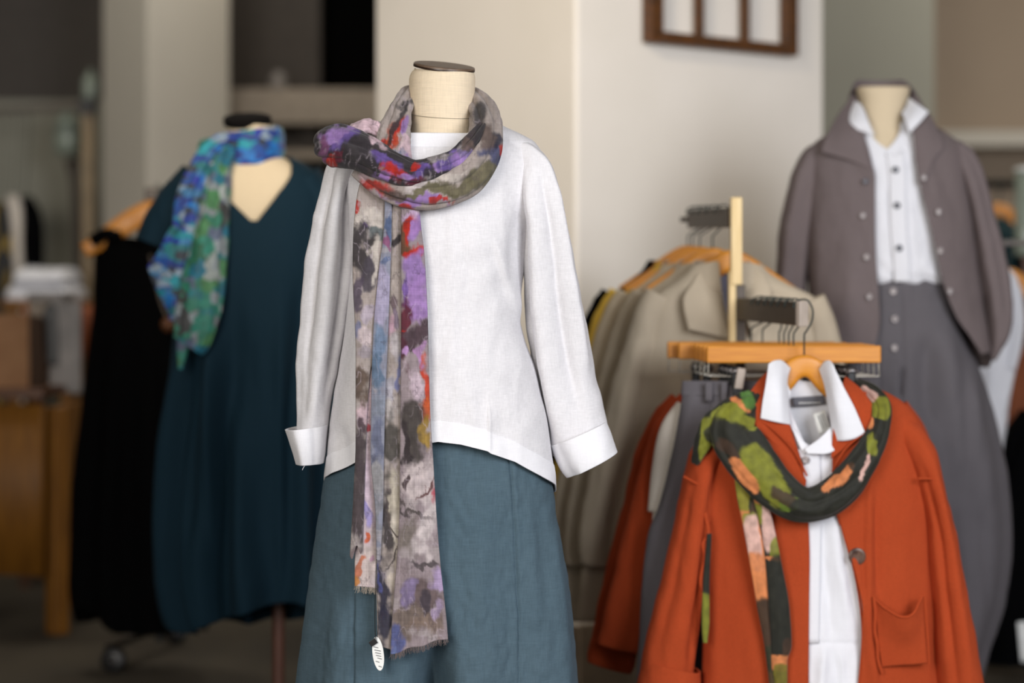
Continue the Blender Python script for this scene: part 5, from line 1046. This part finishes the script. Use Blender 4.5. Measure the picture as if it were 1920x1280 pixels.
# black dress on a wooden hanger on its own rolling rack
YB = 6.1
br = thing('rolling_rack', 'black rolling garment rack with casters holding the black dress', 'clothes rack', (P(260, 0, YB)[0], YB, 0))
xr_ = P(300, 0, YB+.12)[0]
cbox('post', (xr_, YB+.12, .06), (xr_, YB+.12, zpy(352, YB+.12)), .012, .012, M['black_plastic'], br, .002, up=(0, 1, 0))
box('bracket', P(272, 0, YB)[0], P(318, 0, YB)[0], YB-.01, YB+.13, zpy(376, YB), zpy(352, YB), M['rack_bronze'], br, .003)
zba = .07
cbox('base_bar', (P(210, 0, YB)[0], YB-.05, zba), (P(330, 0, YB+.45)[0], YB+.45, zba), .012, .008, M['black_plastic'], br, .002)
for (px_, yy) in ((213, YB-.05), (330, YB+.45)):
    cx_ = P(px_, 0, yy)[0]
    cs = lathe('caster', (cx_, yy, .036), [(0, -.012), (.030, -.012), (.036, -.008), (.036, .008), (.030, .012), (0, .012)], M['black_plastic'], br, 32, Matrix.Rotation(math.radians(80), 4, 'X'))
    lathe('hub_cap', (cx_-.004, yy-.016, .036), [(0, -.003), (.012, -.003), (.015, .0), (0, .003)], M['steel'], cs, 20, Matrix.Rotation(math.radians(80), 4, 'X'))
bh = thing('coat_hanger', 'wooden coat hanger of the black dress at left', 'hanger', P(250, 470, YB), GH)
tube('arms', bh, M['wood_hanger'], [(158, 470, YB-.03, 14, .014), (190, 452, YB-.02, 17, .014), (230, 424, YB, 20, .013), (268, 402, YB, 21, .012), (292, 396, YB, 21, .012), (320, 408, YB, 20, .012), (370, 446, YB, 17, .013), (400, 470, YB, 14, .013)], n=3, nl=60, k=24)
wire('hook', [P(292, 392, YB), P(292, 376, YB), P(296, 366, YB-.012), P(300, 352, YB-.014), P(296, 345, YB), P(290, 348, YB)], .002, M['wire_dark'], bh, 30, 8)
bd = thing('black_dress', 'long black sleeveless dress hanging left of the teal dress', 'dress', P(250, 1190, YB))
body('dress_body', bd, M['black_cloth'], YB, [(428, 205, 330, .03, .03), (450, 182, 345, .04, .04), (480, 178, 350, .05, .05), (560, 176, 352, .06, .06), (650, 166, 360, .07, .07), (800, 150, 372, .09, .08), (950, 136, 384, .10, .09), (1100, 132, 388, .11, .1), (1195, 150, 384, .11, .1)],
     [(-1, 446), (-.8, 430), (-.5, 440), (0, 470), (.5, 440), (.8, 430), (1, 446)], [(-1, 440), (0, 446), (1, 440)], [(-1, 1130), (-.4, 1188), (0, 1192), (1, 1180)], [(-1, 1170), (1, 1170)], nth=160, nr=100, thick=.002, disp=folds([], lambda px, py, phi: .014*np.sin(phi*10)*sm(520, 900, py)+.004*fbm(px/40, py/90, 211, 3)))
tube('shoulder_trim', bd, M['black_cloth'], [(172, 452, YB-.05, 12, .02), (198, 438, YB-.05, 10, .02), (222, 446, YB-.05, 12, .02)], n=2, nl=20, k=20, disp=pleats(5, .004, 3))
nk = thing('necklace', 'dark cord necklace with brown wooden pendant against the black dress', 'necklace', P(315, 625, 5.98))
wire('cord', [P(282, 478, 6.0), P(290, 520, 5.99), P(302, 566, 5.98), P(314, 596, 5.97)], .004, M['rack_bronze'], nk, 30, 8)
lathe('pendant', P(315, 608, 5.965), [(0, -.022), (.012, -.018), (.02, -.004), (.019, .008), (.01, .018), (0, .021)], M['wood_dark'], nk, 24)

# far left rack
YR = 8.9
lr = thing('garment_rack', 'tan metal wall rack with rail at far left', 'clothes rack', (P(168, 0, YR)[0], YR, 0))
cbox('post', (P(167, 0, YR)[0], YR, 0), (P(167, 0, YR)[0], YR, zpy(212, YR)), .024, .024, plain('rack_tan', (150, 128, 96), .5), lr, .003, up=(0, 1, 0))
box('joint', P(151, 0, YR)[0], P(180, 0, YR)[0], YR-.03, YR+.04, zpy(216, YR), zpy(184, YR), M['black_plastic'], lr, .004)
cbox('rail', P(-200, 216, YR+.05), P(160, 200, YR+.05), .02, .012, M['rack_bronze'], lr, .003)
cbox('post', (P(-120, 0, YR)[0], YR+.05, 0), (P(-120, 0, YR)[0], YR+.05, zpy(212, YR)), .024, .024, M['rack_bronze'], lr, .003, up=(0, 1, 0))
fl = thing('floor_lamp', 'dark slim floor lamp with frosted glass shade by the tan rack post', 'lamp', (P(134, 0, 9.1)[0], 9.1, 0))
lathe('shade', (P(126, 0, 9.1)[0], 9.1, zpy(290, 9.1)), [(.0, 0), (.05, 0), (.06, .06), (.05, .13), (.03, .18), (0, .18)], M['glass_green'], fl, 24)
tube('stem', fl, M['rack_bronze'], [(134, 296, 9.1, 14, .02), (140, 340, 9.1, 9, .02), (144, 420, 9.1, 9, .02), (146, 520, 9.1, 9, .02), (146, 1018, 9.1, 9, .02)], n=2, nl=40, k=16)
bt = thing('bottle', 'small clear bottle standing on the black joint of the tan rack', 'bottle', P(170, 184, YR))
lathe('glass', (P(170, 0, YR)[0], YR, zpy(184, YR)), [(0, 0), (.032, 0), (.034, .01), (.034, .06), (.03, .085), (.014, .10), (.013, .12), (0, .12)], M['glass_green'], bt, 24)
def far_garment(name, label, mat, pts, Y, th=.05):
    o = thing(name, label, 'garment', P(pts[-1][0], pts[-1][1], Y), 'garments on the far left rail')
    tube('cloth', o, mat, [(x, y, Y, hw, th) for (x, y, hw) in pts], n=2.2, nl=40, k=36, disp=pleats(6, .012, len(label)))
    wire('hook', [P(pts[0][0], pts[0][1]+4, Y), P(pts[0][0]+3, pts[0][1]-40, Y), P(pts[0][0]+8, 230, Y+.03), P(pts[0][0]+2, 203, Y+.05)], .003, M['wire_dark'], o, 20, 6)
    return o
far_garment('black_cardigan', 'black cardigan on the far left rail, beside the wall', M['black_cloth'], [(46, 370, 10), (52, 400, 22), (56, 450, 24), (58, 560, 22), (58, 760, 24)], 8.88)
far_garment('tan_blouse', 'tan blouse between dark garments on the far left rail', M['cotton_cream'], [(24, 366, 8), (26, 400, 13), (28, 470, 12), (30, 600, 14), (30, 760, 14)], 8.80, .03)
far_garment('yellow_black_top', 'yellow and black patterned top at the left picture edge', mosaic('yellow_black', [(20, 18, 14), (120, 96, 20), (24, 22, 16), (160, 130, 40), (16, 14, 12)], 18), [(0, 380, 10), (2, 420, 16), (4, 500, 18), (4, 600, 18), (0, 760, 20)], 8.72, .04)

# shelf in the dark middle niche, with things on it
YS = 9.0
sh = thing('wall_shelf', 'long pale grey shelf unit between pillar and column', 'shelf', (P(560, 0, YS)[0], YS, 0))
sx0, sx1 = P(405, 0, YS)[0], P(735, 0, YS)[0]
box('shelf_board', sx0, sx1, YS-.1, YS+.38, zpy(236, YS), zpy(170, YS), M['shelf_gray'], sh, .006)
box('shelf_board', sx0, sx1, YS-.06, YS+.38, zpy(300, YS), zpy(283, YS), M['shelf_gray'], sh, .004)
box('back_panel', sx0, sx1, YS+.34, YS+.38, 0, zpy(236, YS), M['dark_board'], sh, 0)
for x_ in (sx0, sx1-.04): box('side_panel', x_, x_+.04, YS-.05, YS+.34, 0, zpy(236, YS), M['dark_board'], sh, .003)
vs = thing('glass_jar', 'small grey glass jar on top of the niche shelf', 'jar', P(521, 170, YS))
lathe('glass', (P(521, 0, YS)[0], YS+.02, zpy(170, YS)), [(0, 0), (.032, 0), (.036, .01), (.036, .05), (.028, .066), (.02, .07), (.02, .082), (0, .082)], M['photo_gray'], vs, 24)
for i, (px_, w_, h_, lb) in enumerate(((470, 20, 36, 'dark box on the lower niche shelf, left of the others'), (548, 16, 26, 'dark low box on the lower niche shelf'), (580, 18, 40, 'tall dark box on the lower niche shelf'), (640, 14, 30, 'dark box on the lower niche shelf near the column'))):
    q = box('storage_box', P(px_-w_, 0, YS)[0], P(px_+w_, 0, YS)[0], YS, YS+.2, zpy(283, YS), zpy(283-h_, YS), M['dark_board'], None, .006)
    tag(q, lb, 'box', 'boxes on the niche shelf')

# ------------------------------------------------------------------ right background
YQ = 7.4
qr = thing('clothes_rail', 'dark clothes rail behind the right mannequin', 'clothes rack', (P(1890, 0, YQ)[0], YQ, 0))
cbox('rail', P(1790, 345, YQ+.3), P(2150, 345, YQ-.1), .015, .015, M['black_plastic'], qr, .003)
cbox('post', (P(1800, 0, YQ+.29)[0], YQ+.29, 0), (P(1800, 0, YQ+.29)[0], YQ+.29, zpy(345, YQ+.3)), .015, .015, M['black_plastic'], qr, .003, up=(0, 1, 0))
cbox('post', (P(2140, 0, YQ-.09)[0], YQ-.09, 0), (P(2140, 0, YQ-.09)[0], YQ-.09, zpy(345, YQ-.1)), .015, .015, M['black_plastic'], qr, .003, up=(0, 1, 0))
def rail_z(): return zpy(345, YQ)
def rail_garment(name, label, mat, px, Y, hw, top, bot, seed, hanger):
    o = thing(name, label, 'garment', P(px, bot, Y), 'garments on the right rail')
    tube('cloth', o, mat, [(px, top, Y, hw*.3, .05), (px, top+16, Y, hw*.8, .10), (px, top+40, Y, hw, .14), (px, (top+bot)/2, Y, hw*1.05, .14), (px, bot, Y, hw*1.1, .14)], n=2.4, nl=50, k=40, disp=pleats(7, .012, seed))
    h = thing('coat_hanger', hanger, 'hanger', P(px, top, Y), GH)
    tube('arms', h, M['wood_hanger'], [(px-hw*1.15, top+26, Y-.02, 8, .012), (px-hw*.5, top-6, Y-.02, 10, .012), (px, top-18, Y-.02, 11, .012), (px+hw*.5, top-6, Y-.02, 10, .012), (px+hw*1.15, top+26, Y-.02, 8, .012)], n=3, nl=30, k=20)
    wire('hook', [P(px, top-20, Y-.02), P(px, top-32, Y-.02), P(px+5, 350, Y-.01), P(px+1, 336, Y), P(px-5, 342, Y)], .003, M['wire_dark'], h, 20, 6)
rail_garment('dark_teal_blouse', 'dark teal garment hanging on the right rail', M['teal_dark'], 1872, 7.30, 44, 410, 640, 3, 'wooden hanger above the dark teal garment on the right rail')
rail_garment('black_garment', 'black garment on the right rail at the picture edge', M['black_cloth'], 1925, 7.26, 40, 420, 700, 5, 'wooden hanger of the black garment at right picture edge')
rail_garment('dark_brown_garment', 'black-brown garment on the right rail nearest the jacket sleeve', M['black_cloth'], 1838, 7.36, 34, 415, 640, 6, 'wooden hanger of the dark garment behind the grey jacket sleeve')
# glass cylinder on a post
gc = thing('glass_cylinder', 'pale green glass cylinder with white cap at right picture edge', 'container', P(1918, 480, 6.8))
lathe('glass', (P(1921, 0, 6.8)[0], 6.8, zpy(480, 6.8)), [(0, 0), (.03, 0), (.032, .01), (.032, .27), (0, .27)], M['glass_green'], gc, 24)
lathe('cap', (P(1921, 0, 6.8)[0], 6.8, zpy(480, 6.8)+.27), [(.033, 0), (.033, .012), (0, .016)], M['card_white'], gc, 24)
cbox('stand', (P(1924, 0, 6.8)[0], 6.8, 0), (P(1924, 0, 6.8)[0], 6.8, zpy(480, 6.8)), .012, .012, M['wood_dark'], gc, .002, up=(0, 1, 0))
# white shirts on a hanger right behind the gray jacket
ww = thing('white_shirt', 'white shirt hanging behind the grey jacket sleeve', 'shirt', P(1870, 850, 5.75))
tube('shirt_body', ww, M['cotton_white'], [(1878, 505, 5.75, 10, .03), (1880, 530, 5.75, 26, .05), (1874, 600, 5.75, 38, .06), (1862, 680, 5.75, 40, .06), (1856, 780, 5.75, 30, .05), (1852, 860, 5.75, 22, .04)], n=2.2, nl=60, k=40, disp=pleats(6, .008, 9))
tube('sleeve', ww, M['cotton_white'], [(1904, 540, 5.73, 10, .03), (1906, 600, 5.72, 14, .035), (1900, 650, 5.72, 14, .035), (1892, 690, 5.72, 12, .03)], n=2.2, nl=30, k=30)
hh = thing('coat_hanger', 'wooden hanger of the white shirt behind the grey jacket sleeve', 'hanger', P(1890, 540, 5.78), GH)
tube('arms', hh, M['wood_hanger'], [(1850, 556, 5.78, 12, .012), (1872, 530, 5.76, 13, .012), (1892, 516, 5.75, 14, .012), (1912, 526, 5.74, 13, .012), (1935, 556, 5.73, 12, .012)], n=3, nl=30, k=20)
wire('hook', [P(1892, 508, 5.75), P(1892, 480, 5.75), P(1900, 462, 5.75), P(1894, 448, 5.75), P(1886, 456, 5.75)], .002, M['wire_dark'], hh, 20, 6)
# stand for it
wr = thing('clothes_rail', 'slim dark rail holding the white shirt by the grey mannequin', 'clothes rack', (P(2010, 0, 5.75)[0], 5.75, 0))
cbox('rail', P(1840, 455, 5.75), P(2060, 455, 5.75), .008, .008, M['rack_bronze'], wr, .002)
cbox('post', (P(2055, 0, 5.75)[0], 5.75, 0), (P(2055, 0, 5.75)[0], 5.75, zpy(455, 5.75)), .012, .012, M['rack_bronze'], wr, .002, up=(0, 1, 0))
# orange leather armchair
ac = thing('armchair', 'orange-brown leather armchair at right picture edge', 'armchair', (P(2010, 0, 6.5)[0], 6.5, 0))
ax0, ax1 = P(1880, 0, 6.4)[0], P(2180, 0, 6.4)[0]
box('backrest', ax0, ax1, 6.40, 6.52, .40, zpy(652, 6.4), M['leather_orange'], ac, .03)
box('seat', ax0, ax1, 6.0, 6.45, .28, .44, M['leather_orange'], ac, .03)
for x_ in (ax0+.05, ax1-.05):
    for y_ in (6.05, 6.45): cbox('leg', (x_, y_, 0), (x_, y_, .29), .02, .02, M['wood_dark'], ac, .003, up=(0, 1, 0))
# black coat over the armchair
bk_ = thing('black_coat', 'black coat hanging down beside the grey trousers at right edge', 'coat', P(1905, 1230, 5.85))
tube('coat_body', bk_, M['black_cloth'], [(1932, 770, 5.85, 12, .04), (1922, 830, 5.85, 40, .07), (1912, 920, 5.85, 54, .08), (1908, 1050, 5.85, 66, .09), (1905, 1150, 5.85, 76, .09), (1905, 1238, 5.85, 78, .09)], n=2.4, nl=60, k=50, disp=pleats(6, .012, 12))
wt = thing('price_tag', 'white paper tag on the black coat at right picture edge', 'tag', P(1914, 1240, 5.74))
patch('card', wt, M['card_white'], [[(1907, 1166, 5.745), (1926, 1164, 5.745)], [(1914, 1242, 5.735), (1932, 1240, 5.735)]], 6, 6, 0, .001)

for o in bpy.data.objects:
    if '_loc' in o: del o['_loc']
